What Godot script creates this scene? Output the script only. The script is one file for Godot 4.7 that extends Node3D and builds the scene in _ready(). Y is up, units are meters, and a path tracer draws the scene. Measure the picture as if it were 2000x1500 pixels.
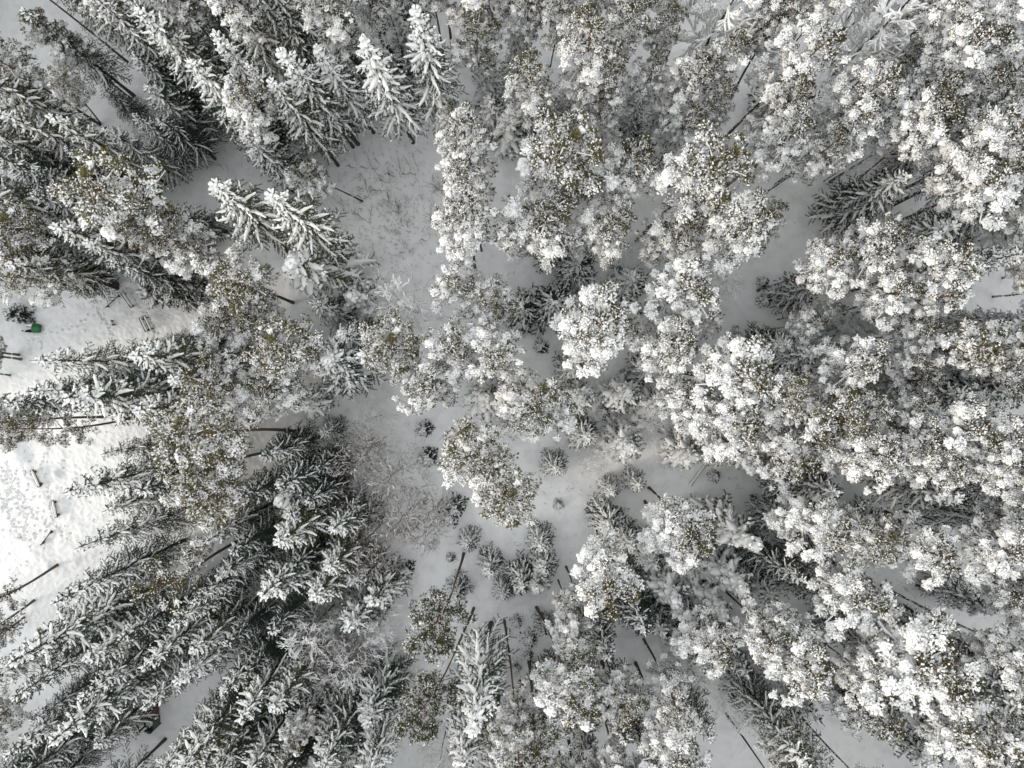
extends Node3D

# A snowed-in conifer forest seen straight down from a drone about 70 m above the ground.
# Metres, y up, north (-z) is the top of the picture. Wind and low hazy sun both come from the west-south-west.

const EYE := 70.0
const WIND := Vector3(-0.93, 0.0, 0.36)

class Geo:
	var v := PackedVector3Array()
	var n := PackedVector3Array()
	var c := PackedColorArray()
	var ix := PackedInt32Array()

	func tri(a: Vector3, b: Vector3, d: Vector3, up: Vector3, col: Color) -> void:
		var k := v.size()
		v.push_back(a); v.push_back(b); v.push_back(d)
		n.push_back(up); n.push_back(up); n.push_back(up)
		c.push_back(col); c.push_back(col); c.push_back(col)
		ix.push_back(k); ix.push_back(k + 1); ix.push_back(k + 2)

	func lump(p: Vector3, b: Basis, vs: PackedVector3Array, fs: PackedInt32Array, col: Color) -> void:
		var k := v.size()
		var bi := b.inverse().transposed()
		for q in vs:
			v.push_back(p + b * q)
			n.push_back((bi * q).normalized())
			c.push_back(col)
		for f in fs:
			ix.push_back(k + f)

	func tube(pts: PackedVector3Array, rad: PackedFloat32Array, sides: int, col: Color, flat := 1.0, capped := false) -> void:
		var k := v.size()
		var m := pts.size()
		for i in m:
			var t: Vector3 = (pts[mini(i + 1, m - 1)] - pts[maxi(i - 1, 0)]).normalized()
			var s := t.cross(Vector3.UP)
			if s.length() < 0.05:
				s = t.cross(Vector3.RIGHT)
			s = s.normalized()
			var u := s.cross(t).normalized()
			for j in sides:
				var a := TAU * j / sides
				var d := s * cos(a) + u * sin(a) * flat
				v.push_back(pts[i] + d * rad[i])
				n.push_back(d.normalized())
				c.push_back(col)
		for i in m - 1:
			for j in sides:
				var a := k + i * sides + j
				var b := k + i * sides + (j + 1) % sides
				ix.push_back(a); ix.push_back(b); ix.push_back(a + sides)
				ix.push_back(b); ix.push_back(b + sides); ix.push_back(a + sides)
		if capped:
			var z := v.size()
			v.push_back(pts[m - 1]); n.push_back((pts[m - 1] - pts[m - 2]).normalized()); c.push_back(col)
			for j in sides:
				ix.push_back(z - sides + j); ix.push_back(z - sides + (j + 1) % sides); ix.push_back(z)

	func box(lo: Vector3, hi: Vector3, turn := Basis(), at := Vector3.ZERO) -> void:
		# a box with slightly chamfered edges
		var e := minf(0.02, 0.2 * minf(hi.x - lo.x, minf(hi.y - lo.y, hi.z - lo.z)))
		var mid := (lo + hi) / 2.0
		var h := (hi - lo) / 2.0
		for axis in 3:
			for s in [-1.0, 1.0]:
				var w := Vector3.ZERO; w[axis] = s
				var p := (axis + 1) % 3
				var q := (axis + 2) % 3
				var k := v.size()
				for cn in [Vector2(-1, -1), Vector2(1, -1), Vector2(1, 1), Vector2(-1, 1)]:
					var r := w * h[axis]
					r[p] = cn.x * (h[p] - e); r[q] = cn.y * (h[q] - e)
					v.push_back(at + turn * (mid + r)); n.push_back(turn * w); c.push_back(Color.WHITE)
				if s > 0:
					ix.append_array(PackedInt32Array([k, k + 2, k + 1, k, k + 3, k + 2]))
				else:
					ix.append_array(PackedInt32Array([k, k + 1, k + 2, k, k + 2, k + 3]))
		for axis in 3:
			var p := (axis + 1) % 3
			var q := (axis + 2) % 3
			for a in [-1.0, 1.0]:
				for b in [-1.0, 1.0]:
					var w := Vector3.ZERO; w[p] = a; w[q] = b
					var k := v.size()
					for s in [-1.0, 1.0]:
						var r := Vector3.ZERO; r[axis] = s * (h[axis] - e)
						var r1 := r; r1[p] = a * h[p]; r1[q] = b * (h[q] - e)
						var r2 := r; r2[p] = a * (h[p] - e); r2[q] = b * h[q]
						v.push_back(at + turn * (mid + r1)); v.push_back(at + turn * (mid + r2))
						n.push_back(turn * w.normalized()); n.push_back(turn * w.normalized())
						c.push_back(Color.WHITE); c.push_back(Color.WHITE)
					ix.append_array(PackedInt32Array([k, k + 1, k + 2, k + 1, k + 3, k + 2]))

	func mesh(mat: Material) -> ArrayMesh:
		# every face turned to the side its normals point to
		for f in range(0, ix.size(), 3):
			var p := ix[f]; var q := ix[f + 1]; var r := ix[f + 2]
			if (v[r] - v[p]).cross(v[q] - v[p]).dot(n[p] + n[q] + n[r]) < 0.0:
				ix[f + 1] = r; ix[f + 2] = q
		var a := []
		a.resize(Mesh.ARRAY_MAX)
		a[Mesh.ARRAY_VERTEX] = v
		a[Mesh.ARRAY_NORMAL] = n
		a[Mesh.ARRAY_COLOR] = c
		a[Mesh.ARRAY_INDEX] = ix
		var m := ArrayMesh.new()
		m.add_surface_from_arrays(Mesh.PRIMITIVE_TRIANGLES, a)
		m.surface_set_material(0, mat)
		return m

var rng := RandomNumberGenerator.new()
var forms: Array[PackedVector3Array] = []
var form_faces := PackedInt32Array()
var pads: Array[PackedVector3Array] = []
var grains: Array[PackedVector3Array] = []
var grain_faces := PackedInt32Array([0, 2, 4, 2, 1, 4, 1, 3, 4, 3, 0, 4, 2, 0, 5, 1, 2, 5, 3, 1, 5, 0, 3, 5])
var pad_faces := PackedInt32Array()
var M := {}
var kinds := {}
var taken := {}
var tris := 0

func rf(a: float, b: float) -> float:
	return rng.randf_range(a, b)

# ------------------------------------------------------------------ naming

func numbered(called: String) -> String:
	var k: int = taken.get(called, 0)
	taken[called] = k + 1
	return called if k == 0 else "%s_%03d" % [called, k]

func tag(o: Node, label: String, category: String, group := "") -> void:
	o.set_meta("label", label)
	o.set_meta("category", category)
	if group:
		o.set_meta("group", group)

func part(called: String, g: Geo, mat: Material, parent: Node) -> MeshInstance3D:
	var o := MeshInstance3D.new()
	o.name = called
	o.mesh = g.mesh(mat)
	tris += g.ix.size() / 3
	parent.add_child(o, true)
	return o

func structure(called: String, g: Geo, mat: Material) -> MeshInstance3D:
	var o := part(called, g, mat, self)
	o.set_meta("kind", "structure")
	return o

func thing(called: String, label: String, category: String, at: Vector3, turn := 0.0, group := "") -> Node3D:
	var o := Node3D.new()
	o.name = numbered(called)
	add_child(o, true)
	o.position = at
	o.rotation.y = turn
	tag(o, label, category, group)
	return o

# ground point under a spot of the photograph that lies on the snow (2000 x 1500)
func ground_at(px: float, py: float) -> Vector3:
	var s := EYE / 1387.0
	var p := Vector3((px - 1000.0) * s, 0.0, (py - 750.0) * s)
	p.y = snow_height(p.x, p.z)
	return p

# ------------------------------------------------------------------ materials and shared forms

func noise_tex(freq: float, octaves: int, ramp: Gradient, seed_: int, size := 512, as_normal := false, strength := 4.0) -> NoiseTexture2D:
	var f := FastNoiseLite.new()
	f.seed = seed_
	f.frequency = freq
	f.fractal_octaves = octaves
	var t := NoiseTexture2D.new()
	t.width = size; t.height = size
	t.seamless = true
	t.noise = f
	if as_normal:
		t.as_normal_map = true
		t.bump_strength = strength
	elif ramp:
		t.color_ramp = ramp
	return t

func ramp(a: Color, b: Color, m := Color(-1, 0, 0)) -> Gradient:
	var g := Gradient.new()
	g.set_color(0, a.linear_to_srgb()); g.set_color(1, b.linear_to_srgb())
	if m.r >= 0.0:
		g.add_point(0.5, m.linear_to_srgb())
	return g

func make_materials() -> void:
	var s := StandardMaterial3D.new()
	s.albedo_color = Color(0.88, 0.885, 0.885).linear_to_srgb()
	s.roughness = 0.75
	s.metallic_specular = 0.25
	M.snow = s
	var gs := StandardMaterial3D.new()
	gs.albedo_texture = noise_tex(0.012, 5, ramp(Color(0.74, 0.745, 0.755), Color(0.89, 0.893, 0.895), Color(0.85, 0.855, 0.86)), 4)
	gs.uv1_triplanar = true; gs.uv1_world_triplanar = true
	gs.uv1_scale = Vector3.ONE * 0.11
	gs.roughness = 0.8
	gs.metallic_specular = 0.2
	gs.normal_enabled = true
	gs.normal_texture = noise_tex(0.02, 5, null, 9, 512, true, 5.0)
	gs.normal_scale = 0.35
	M.ground = gs
	var nd := StandardMaterial3D.new()
	nd.vertex_color_use_as_albedo = true
	nd.roughness = 0.7
	nd.metallic_specular = 0.3
	nd.cull_mode = BaseMaterial3D.CULL_DISABLED
	M.needle = nd
	var wd := StandardMaterial3D.new()
	wd.vertex_color_use_as_albedo = true
	wd.roughness = 0.9
	wd.albedo_texture = noise_tex(0.03, 4, ramp(Color(0.45, 0.45, 0.45), Color(1, 1, 1)), 21)
	wd.uv1_triplanar = true
	wd.uv1_scale = Vector3(1.6, 0.5, 1.6)
	M.wood = wd
	for d in [["timber", Color(0.03, 0.026, 0.022), Color(0.07, 0.06, 0.05)], ["plank", Color(0.16, 0.145, 0.10), Color(0.25, 0.23, 0.17)], ["green", Color(0.006, 0.11, 0.03), Color(0.012, 0.17, 0.05)], ["red", Color(0.07, 0.006, 0.012), Color(0.11, 0.01, 0.018)], ["deep_green", Color(0.008, 0.05, 0.03), Color(0.012, 0.075, 0.045)], ["dark", Color(0.012, 0.014, 0.016), Color(0.03, 0.032, 0.034)]]:
		var m := StandardMaterial3D.new()
		m.albedo_texture = noise_tex(0.02, 4, ramp(d[1], d[2]), 31)
		m.uv1_triplanar = true
		m.uv1_scale = Vector3(0.7, 2.0, 2.0)
		m.roughness = 0.45 if d[0] in ["green", "red", "deep_green"] else 0.85
		m.cull_mode = BaseMaterial3D.CULL_DISABLED
		M[d[0]] = m

func make_forms() -> void:
	var ph := (1.0 + sqrt(5.0)) / 2.0
	var base := [Vector3(-1, ph, 0), Vector3(1, ph, 0), Vector3(-1, -ph, 0), Vector3(1, -ph, 0), Vector3(0, -1, ph), Vector3(0, 1, ph), Vector3(0, -1, -ph), Vector3(0, 1, -ph), Vector3(ph, 0, -1), Vector3(ph, 0, 1), Vector3(-ph, 0, -1), Vector3(-ph, 0, 1)]
	form_faces = PackedInt32Array([0, 5, 11, 0, 1, 5, 0, 7, 1, 0, 10, 7, 0, 11, 10, 1, 9, 5, 5, 4, 11, 11, 2, 10, 10, 6, 7, 7, 8, 1, 3, 4, 9, 3, 2, 4, 3, 6, 2, 3, 8, 6, 3, 9, 8, 4, 5, 9, 2, 11, 4, 6, 10, 2, 8, 7, 6, 9, 1, 8])
	for k in 10:
		var q := PackedVector3Array()
		var tw := Basis(Vector3(rf(-1, 1), rf(-1, 1), rf(-1, 1)).normalized(), rf(0, TAU))
		for b in base:
			q.push_back(tw * (b as Vector3).normalized() * rf(0.72, 1.2))
		forms.push_back(q)
	for k in 12:
		var q := PackedVector3Array()
		var tw := Basis(Vector3(rf(-1, 1), rf(-1, 1), rf(-1, 1)).normalized(), rf(-0.6, 0.6))
		for b in [Vector3.LEFT, Vector3.RIGHT, Vector3.FORWARD, Vector3.BACK, Vector3.UP, Vector3.DOWN]:
			q.push_back(tw * (b as Vector3) * rf(0.8, 1.3))
		grains.push_back(q)
	# a finer lump, for pads of snow
	var mids := {}
	var fine := []
	for b in base:
		fine.push_back((b as Vector3).normalized())
	for f in range(0, form_faces.size(), 3):
		var a := form_faces[f]; var b := form_faces[f + 1]; var d := form_faces[f + 2]
		var e := []
		for pr in [[a, b], [b, d], [d, a]]:
			var key := "%d_%d" % [mini(pr[0], pr[1]), maxi(pr[0], pr[1])]
			if not mids.has(key):
				mids[key] = fine.size()
				fine.push_back(((fine[pr[0]] as Vector3) + (fine[pr[1]] as Vector3)).normalized())
			e.push_back(mids[key])
		pad_faces.append_array(PackedInt32Array([a, e[0], e[2], b, e[1], e[0], d, e[2], e[1], e[0], e[1], e[2]]))
	var nz := FastNoiseLite.new()
	nz.seed = 77
	nz.frequency = 1.1
	for k in 8:
		var q := PackedVector3Array()
		for b in fine:
			var w: Vector3 = b
			q.push_back(w * (1.0 + 0.8 * nz.get_noise_3d(w.x + 9.0 * k, w.y, w.z)) * rf(0.93, 1.07))
		pads.push_back(q)

func lump(g: Geo, p: Vector3, r: float, flat := 0.7, stretch := 1.0, yaw := 0.0) -> void:
	g.lump(p, Basis(Vector3.UP, yaw).scaled_local(Vector3(r * stretch, r * flat, r)), forms[rng.randi() % 10], form_faces, Color.WHITE)

# a small stretched load of snow along d
func grain(g: Geo, p: Vector3, d: Vector3, l: float, r: float) -> void:
	var s := d.cross(Vector3.UP)
	s = s.normalized() if s.length() > 0.1 else Vector3.RIGHT
	g.lump(p, Basis(d * l, s.cross(d).normalized() * r, s * r), grains[rng.randi() % 12], grain_faces, Color.WHITE)

func pad(g: Geo, p: Vector3, r: float, flat := 0.5) -> void:
	g.lump(p, Basis(Vector3.UP, rf(0, TAU)).scaled_local(Vector3(r * rf(0.8, 1.25), r * flat, r)), pads[rng.randi() % 8], pad_faces, Color.WHITE)

# ------------------------------------------------------------------ trees

func trunk_path(h: float, lean: float, m: int) -> PackedVector3Array:
	var pts := PackedVector3Array()
	var a := rf(0, TAU)
	var b := rf(0, TAU)
	for i in m:
		var t := float(i) / (m - 1)
		var off := Vector3(cos(a), 0, sin(a)) * lean * t * (1.0 - t) * 2.4 + Vector3(cos(b), 0, sin(b)) * lean * 0.35 * sin(t * 6.0) * t * (1.0 - t) * 2.0
		pts.push_back(off + Vector3(0, h * t, 0))
	return pts

func along(pts: PackedVector3Array, t: float) -> Vector3:
	var x := clampf(t, 0.0, 1.0) * (pts.size() - 1)
	var i := mini(int(x), pts.size() - 2)
	return pts[i].lerp(pts[i + 1], x - i)

func make_trunk(g: Geo, s: Geo, pts: PackedVector3Array, r0: float, r1: float, low: Color, high: Color, snow: float, upto: float) -> void:
	var m := pts.size()
	var k := g.v.size()
	var rad := PackedFloat32Array()
	for i in m:
		var t := float(i) / (m - 1)
		rad.push_back(lerpf(r0, r1, pow(t, 0.8)) + 0.2 * r0 * exp(-t * 40.0))
	pts[0].y = -0.4
	g.tube(pts, rad, 9, Color.WHITE)
	for i in m:
		for j in 9:
			g.c[k + i * 9 + j] = low.lerp(high, smoothstep(0.25, 0.7, float(i) / (m - 1))) * rf(0.75, 1.15)
	# snow driven against the windward side of the trunk
	var y := 0.02
	while y < upto:
		var p := along(pts, y)
		var r := lerpf(r0, r1, pow(y, 0.8))
		if rng.randf() < snow:
			lump(s, p + (WIND + Vector3(rf(-0.5, 0.5), 0, rf(-0.5, 0.5))).normalized() * r * 0.9, r * rf(0.35, 0.75), rf(1.0, 2.6), 1.0)
		y += rf(0.006, 0.016)

func tuft(g: Geo, p: Vector3, d: Vector3, l: float, col: Color) -> void:
	var s := d.cross(Vector3(rf(-1, 1), rf(-1, 1), rf(-1, 1))).normalized()
	var w := 0.16 * l
	var tip := p + d * l
	g.tri(p - s * w, tip, p + s * w, (d * 0.6 + Vector3.UP * 0.7).normalized(), col)
	var e := (d + s * 0.75).normalized()
	g.tri(p - d * w, p + e * l * 0.9, p + d * w, (e * 0.6 + Vector3.UP * 0.7).normalized(), col)
	e = (d - s * 0.75).normalized()
	g.tri(p - d * w, p + e * l * 0.9, p + d * w, (e * 0.6 + Vector3.UP * 0.7).normalized(), col)

func pine_clump(g: Geo, s: Geo, p: Vector3, rc: float, snow: float, green: Color, out: Vector3) -> void:
	# shoots that point up and outwards, each a brush of needles with snow caught on it
	for i in int(31.0 * rc * rc / 0.2) + 2:
		var d := (Vector3(rf(-1, 1), rf(-0.55, 1), rf(-1, 1)).normalized() + out * 0.45 + Vector3(0, 0.25, 0)).normalized()
		var q := p + Vector3(d.x, d.y * 0.7, d.z) * rc * rf(0.35, 0.95)
		var l := rf(0.16, 0.32)
		var col := green * rf(0.6, 1.4)
		if rng.randf() < 0.14:
			col = Color(0.17, 0.13, 0.055) * rf(0.7, 1.2)
		col.a = 1.0
		tuft(g, q, d, l * 0.95, col)
		tuft(g, q + d * l * 0.35, (d + Vector3(rf(-0.6, 0.6), rf(-0.2, 0.5), rf(-0.6, 0.6))).normalized(), l * 0.75, col * 0.9)
		if rng.randf() < snow * (0.54 + 0.34 * d.y + 0.36 * d.dot(WIND)):
			var r := rf(0.032, 0.078) * (0.8 + 0.3 * snow)
			grain(s, q + d * l * rf(0.35, 0.7) + Vector3(0, 0.03, 0) + WIND * 0.015, (d + Vector3(0, -0.2, 0)).normalized(), r * rf(1.0, 2.0), r)
			if rng.randf() < 0.75 * snow:
				grain(s, q + d * l * rf(0.1, 0.4) + Vector3(rf(-0.07, 0.07), 0.04, rf(-0.07, 0.07)), d, r * rf(0.9, 1.8), r * rf(0.7, 1.1))
	if rng.randf() < 1.5 * (snow - 0.55):
		var at := p + Vector3(rf(-0.2, 0.2), 0.30, rf(-0.2, 0.2)) * rc + WIND * rc * 0.28
		var big := rc * rf(0.4, 0.8) * clampf(0.35 + 0.55 * snow, 0.6, 1.25)
		pad(s, at, big, rf(0.28, 0.46))
		for k in 3 + rng.randi() % 5:
			var az := rf(0, TAU)
			pad(s, at + Vector3(cos(az), rf(-0.45, 0.1), sin(az)) * big * rf(0.6, 1.25), big * rf(0.22, 0.52), rf(0.45, 0.75))

# h 20 m at rest; the crown fills the share `deep` of the height
func make_pine(seed_: int, radius: float, deep: float, snow: float, full: float, green: Color, bent := 0.4) -> Node3D:
	rng.seed = seed_
	var h := 20.0
	var wood := Geo.new(); var g := Geo.new(); var s := Geo.new()
	var pts := trunk_path(h, bent, 14)
	make_trunk(wood, s, pts, 0.19, 0.05, Color(0.15, 0.11, 0.09), Color(0.27, 0.14, 0.075), 0.5, 1.0 - deep * 0.6)
	var turn := rf(0, TAU)
	var limbs := int(34 * full)
	for i in limbs:
		var t := (i + rf(0, 0.9)) / limbs
		var y := 1.0 - deep + deep * t * 0.97
		turn += 2.4 + rf(-0.5, 0.5)
		var prof := (0.62 + 0.38 * smoothstep(0.0, 0.3, t)) * pow(1.0 - pow(t, 2.6), 0.6) + 0.08
		var l := radius * prof * rf(0.55, 1.15)
		var o := along(pts, y)
		var d := Vector3(cos(turn), 0, sin(turn))
		var side := Vector3(-d.z, 0, d.x)
		var rise := lerpf(0.02, 0.7, t) + rf(-0.12, 0.2)
		var bp := PackedVector3Array(); var br := PackedFloat32Array()
		for k in 5:
			var u := k / 4.0
			bp.push_back(o + d * l * u + Vector3(0, l * rise * u - 0.18 * l * u * u, 0) + side * sin(u * 3.0 + i) * 0.12 * l * u)
			br.push_back(lerpf(0.055, 0.016, u))
		wood.tube(bp, br, 4, Color(0.13, 0.08, 0.05))
		for u in [0.3, 0.46, 0.6, 0.72, 0.82, 0.9, 0.97, 1.0]:
			if l * u < 0.45 and u < 0.7:
				continue
			if rng.randf() > 0.88:
				continue
			var c: Vector3 = along(bp, u) + side * rf(-0.42, 0.42) * l * (0.25 + u * 0.7) + Vector3(0, rf(-0.12, 0.3), 0)
			var rc := rf(0.24, 0.48) * clampf(l / 1.8, 0.65, 1.15)
			wood.tube(PackedVector3Array([along(bp, u - 0.16), c]), PackedFloat32Array([0.022, 0.01]), 3, Color(0.12, 0.075, 0.05))
			var weather := snow * (0.9 + 0.26 * d.dot(WIND)) * (1.15 - 0.95 * smoothstep(0.58, 1.0, t))
			pine_clump(g, s, c, rc, weather * rf(0.3, 1.55), green, (d + Vector3(0, t * 0.8, 0)).normalized())
		# snow lying along the limb
		var sp := PackedVector3Array(); var sr := PackedFloat32Array()
		for k in 4:
			sp.push_back(along(bp, 0.2 + 0.25 * k) + Vector3(0, 0.045, 0)); sr.push_back(rf(0.02, 0.07) * snow)
		s.tube(sp, sr, 5, Color.WHITE, 0.8, true)
	for k in 5:
		pine_clump(g, s, along(pts, 0.93 + 0.017 * k) + Vector3(rf(-0.25, 0.25), 0, rf(-0.25, 0.25)), rf(0.2, 0.32), snow * 0.4, green, Vector3.UP)
	return finish("pine_tree", wood, g, s)

func finish(called: String, wood: Geo, g: Geo, s: Geo) -> Node3D:
	var o := Node3D.new()
	o.name = called
	part("trunk", wood, M.wood, o)
	if g.ix.size():
		var cr := part("crown", g, M.needle, o)
		part("snow", s, M.snow, cr).set_meta("kind", "stuff")
	else:
		part("snow", s, M.snow, o).set_meta("kind", "stuff")
	return o

# flat pointed needles to both sides of a twig from a to b
func needles(g: Geo, a: Vector3, b: Vector3, w0: float, w1: float, step: float, green: Color) -> void:
	var t := b - a
	var l := t.length()
	t /= maxf(l, 0.001)
	var s := t.cross(Vector3.UP).normalized()
	if s.length() < 0.1:
		s = Vector3.RIGHT
	var m := maxi(2, int(l / step))
	for i in m:
		var u := (i + rf(0.0, 0.6)) / m
		var p := a + t * l * u
		var w := lerpf(w0, w1, u)
		for sg in [-1.0, 1.0]:
			var d: Vector3 = (s * sg * rf(0.7, 1.0) + t * rf(0.5, 0.9) + Vector3(0, rf(-0.55, 0.25), 0)).normalized()
			var col := green * rf(0.6, 1.4); col.a = 1.0
			g.tri(p - t * step * 0.5, p + d * w * rf(0.8, 1.25), p + t * step * 0.55, Vector3(d.x * 0.35, 0.9, d.z * 0.35).normalized(), col)

func make_spruce(seed_: int, h: float, radius: float, from: float, snow: float, green: Color, per: int, gap: float, thick := 1.0, twigs := 0.55) -> Node3D:
	rng.seed = seed_
	var wood := Geo.new(); var g := Geo.new(); var s := Geo.new()
	var pts := trunk_path(h, 0.012 * h, 10)
	make_trunk(wood, s, pts, 0.0095 * h + 0.02, 0.02, Color(0.12, 0.095, 0.08), Color(0.12, 0.095, 0.075), 0.35, maxf(from, 0.08))
	var y := from * h
	var a0 := rf(0, TAU)
	var top := h - 0.25
	while y < top:
		var t := (y - from * h) / (top - from * h)
		var cnt := per if t < 0.85 else per - 1
		a0 += rf(0.3, 0.8)
		for k in cnt:
			var az := a0 + TAU * k / cnt + rf(-0.28, 0.28)
			var d := Vector3(cos(az), 0, sin(az))
			var side := Vector3(-d.z, 0, d.x)
			var l := (radius * pow(1.0 - t, 0.7) * smoothstep(-0.25, 0.12, t) + 0.22) * rf(0.62, 1.18)
			var windy := d.dot(WIND)
			var sn := clampf(snow * (0.85 + 0.4 * windy + rf(-0.6, 0.5)), 0.0, 1.5)
			var o := along(pts, (y + rf(-0.3, 0.3) * gap) / h)
			var rise := lerpf(-0.28, 0.55, pow(t, 0.8)) - 0.14 * sn + rf(-0.08, 0.08)
			var bp := PackedVector3Array()
			for q in 6:
				var u := q / 5.0
				bp.push_back(o + d * l * u + Vector3(0, l * (rise * u - 0.34 * u * u * (1.0 - 0.5 * t) + 0.16 * u * u * u), 0) + side * l * 0.05 * sin(u * 4.0 + k))
			wood.tube(PackedVector3Array([bp[0], bp[2], bp[5]]), PackedFloat32Array([0.03, 0.022, 0.008]), 3, Color(0.07, 0.05, 0.04))
			for q in 5:
				needles(g, bp[q], bp[q + 1], 0.15, 0.13, 0.075, green)
			if sn > 0.15:
				var sp := PackedVector3Array(); var sr := PackedFloat32Array()
				var m := clampi(int(l / 0.22), 3, 9)
				for q in m:
					var u := lerpf(0.14, 1.0, float(q) / (m - 1))
					sp.push_back(along(bp, u) + Vector3(rf(-0.025, 0.025), 0.045, rf(-0.025, 0.025)) + WIND * 0.02)
					sr.push_back((0.055 + 0.13 * sin(PI * clampf(u * 0.9 + 0.08, 0, 1))) * rf(0.72, 1.25) * (0.45 + 0.6 * sn) * thick)
				s.tube(sp, sr, 5, Color.WHITE, 0.75, true)
			var u2 := 0.26
			var sg := 1.0
			while u2 < 0.97 and l > 0.4:
				sg = -sg
				var p := along(bp, u2)
				var tl := minf(0.85, l * (0.24 + 0.34 * (1.0 - u2))) * rf(0.7, 1.2)
				var td := (side * sg * rf(0.75, 1.0) + d * rf(0.55, 1.0) + Vector3(0, rf(-0.55, -0.1) - 0.15 * sn, 0)).normalized()
				var e := p + td * tl
				needles(g, p, e, 0.12, 0.10, 0.075, green)
				# hanging fringe
				var hang := e.lerp(p, 0.35) + Vector3(rf(-0.06, 0.06), -rf(0.15, 0.34), rf(-0.06, 0.06))
				needles(g, e.lerp(p, 0.4), hang, 0.10, 0.07, 0.09, green * 0.9)
				if rng.randf() < sn * twigs:
					var r := rf(0.026, 0.058) * (0.6 + 0.5 * sn) * thick
					s.tube(PackedVector3Array([p + Vector3(0, 0.03, 0), p.lerp(e, 0.45) + Vector3(0, 0.05, 0), e + Vector3(0, 0.02, 0)]), PackedFloat32Array([r * 0.7, r * rf(0.9, 1.4), r * 0.55]), 4, Color.WHITE, 0.85, true)
				if rng.randf() < sn * 0.28:
					lump(s, e + Vector3(rf(-0.05, 0.05), 0.03, rf(-0.05, 0.05)), rf(0.05, 0.10) * thick, 0.7, rf(1.0, 1.6), az)
				u2 += rf(0.16, 0.24) / maxf(l, 0.7)
		y += gap * rf(0.8, 1.2) * lerpf(1.0, 0.62, t)
	needles(g, along(pts, 0.95), along(pts, 1.0) + Vector3(0.05, 0.3, 0.02), 0.14, 0.06, 0.06, green * 1.3)
	return finish("spruce_tree", wood, g, s)

func twig(w: Geo, s: Geo, p: Vector3, d: Vector3, l: float, r: float, depth: int, frost: float, col: Color, spread: float) -> void:
	var q := p + d * l * 0.5 + Vector3(rf(-0.08, 0.08), 0, rf(-0.08, 0.08)) * l
	var e := p + d * l + Vector3(rf(-0.12, 0.12), rf(-0.02, 0.1), rf(-0.12, 0.12)) * l
	w.tube(PackedVector3Array([p, q, e]), PackedFloat32Array([maxf(r, 0.011), maxf(r * 0.8, 0.010), maxf(r * 0.55, 0.007)]), 3 if depth < 3 else 6, col * rf(0.8, 1.2))
	if rng.randf() < frost:
		var f := maxf(r * 0.9, 0.020 if frost < 1.0 else 0.075) * rf(0.8, 1.5)
		var up := Vector3(0, r * 0.6 + 0.006, 0) + WIND * r * 0.4
		s.tube(PackedVector3Array([p + up, q + up, e + up]), PackedFloat32Array([f, f * 1.1, f * 0.7]), 4, Color.WHITE, 0.9, true)
	if depth <= 0:
		return
	var kids := 3 + rng.randi() % 2 if depth < 3 else 3
	for k in kids:
		var u := rf(0.35, 1.0) if k else 1.0
		var o := p.lerp(q, u * 2.0) if u < 0.5 else q.lerp(e, u * 2.0 - 1.0)
		var a := rf(0, TAU)
		var x := d.cross(Vector3.UP)
		x = x.normalized() if x.length() > 0.1 else Vector3.RIGHT
		var z := d.cross(x).normalized()
		var nd := (d + (x * cos(a) + z * sin(a)) * spread * rf(0.5, 1.1) + Vector3(0, 0.08, 0)).normalized()
		twig(w, s, o, nd, l * rf(0.52, 0.78), r * 0.6, depth - 1, frost, col, spread)

func make_bare(seed_: int, h: float, frost: float, depth: int, r: float, col: Color, spread: float, stems := 1) -> Node3D:
	rng.seed = seed_
	var w := Geo.new(); var s := Geo.new()
	if stems == 1:
		var pts := trunk_path(h, 0.04 * h, 9)
		make_trunk(w, s, pts, r, r * 0.25, col, col, 0.4 * frost, 0.8)
		var y := 0.32
		var a := rf(0, TAU)
		while y < 1.0:
			a += 2.4 + rf(-0.6, 0.6)
			var d := Vector3(cos(a), rf(0.5, 1.0), sin(a)).normalized()
			twig(w, s, along(pts, y), d, h * (0.27 - 0.19 * y) * rf(0.7, 1.2), r * 0.3, depth, frost, col, spread)
			y += rf(0.018, 0.045)
	else:
		for k in stems:
			var a := rf(0, TAU)
			var d := Vector3(cos(a) * rf(0.1, 0.7), 1.0, sin(a) * rf(0.1, 0.7)).normalized()
			twig(w, s, Vector3(d.x * 0.1, -0.1, d.z * 0.1), d, h * rf(0.35, 0.6), r * rf(0.7, 1.2), depth, frost, col, spread)
	return finish("bare_tree" if stems == 1 else "bare_shrub", w, Geo.new(), s)

# ------------------------------------------------------------------ the snow

var swell := FastNoiseLite.new()
var drift := FastNoiseLite.new()
var prints: Array[Vector4] = []   # x, z, half length, direction
var print_cells := {}
var heaps: Array[Vector4] = []    # x, z, radius, height

func snow_height(x: float, z: float) -> float:
	var y := 0.28 * swell.get_noise_2d(x, z) + 0.09 * drift.get_noise_2d(x, z) + 0.06 * drift.get_noise_2d(x * 3.1 + 40.0, z * 3.1)
	for q in heaps:
		var d2 := (x - q.x) * (x - q.x) + (z - q.y) * (z - q.y)
		if d2 < q.z * q.z * 4.0:
			y += q.w * exp(-d2 / (q.z * q.z) * 1.6)
	return y

func trodden(x: float, z: float) -> float:
	var y := 0.0
	for q in print_cells.get(Vector2i(floori(x), floori(z)), []):
		var dx: float = x - q.x
		var dz: float = z - q.y
		var u: float = (dx * cos(q.w) + dz * sin(q.w)) / q.z
		var v: float = (-dx * sin(q.w) + dz * cos(q.w)) / 0.085
		var d := u * u + v * v
		if d < 1.0:
			y = minf(y, -0.27 * (1.0 - d * d))
		elif d < 2.6:
			y = maxf(y, 0.02)
	return y

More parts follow.
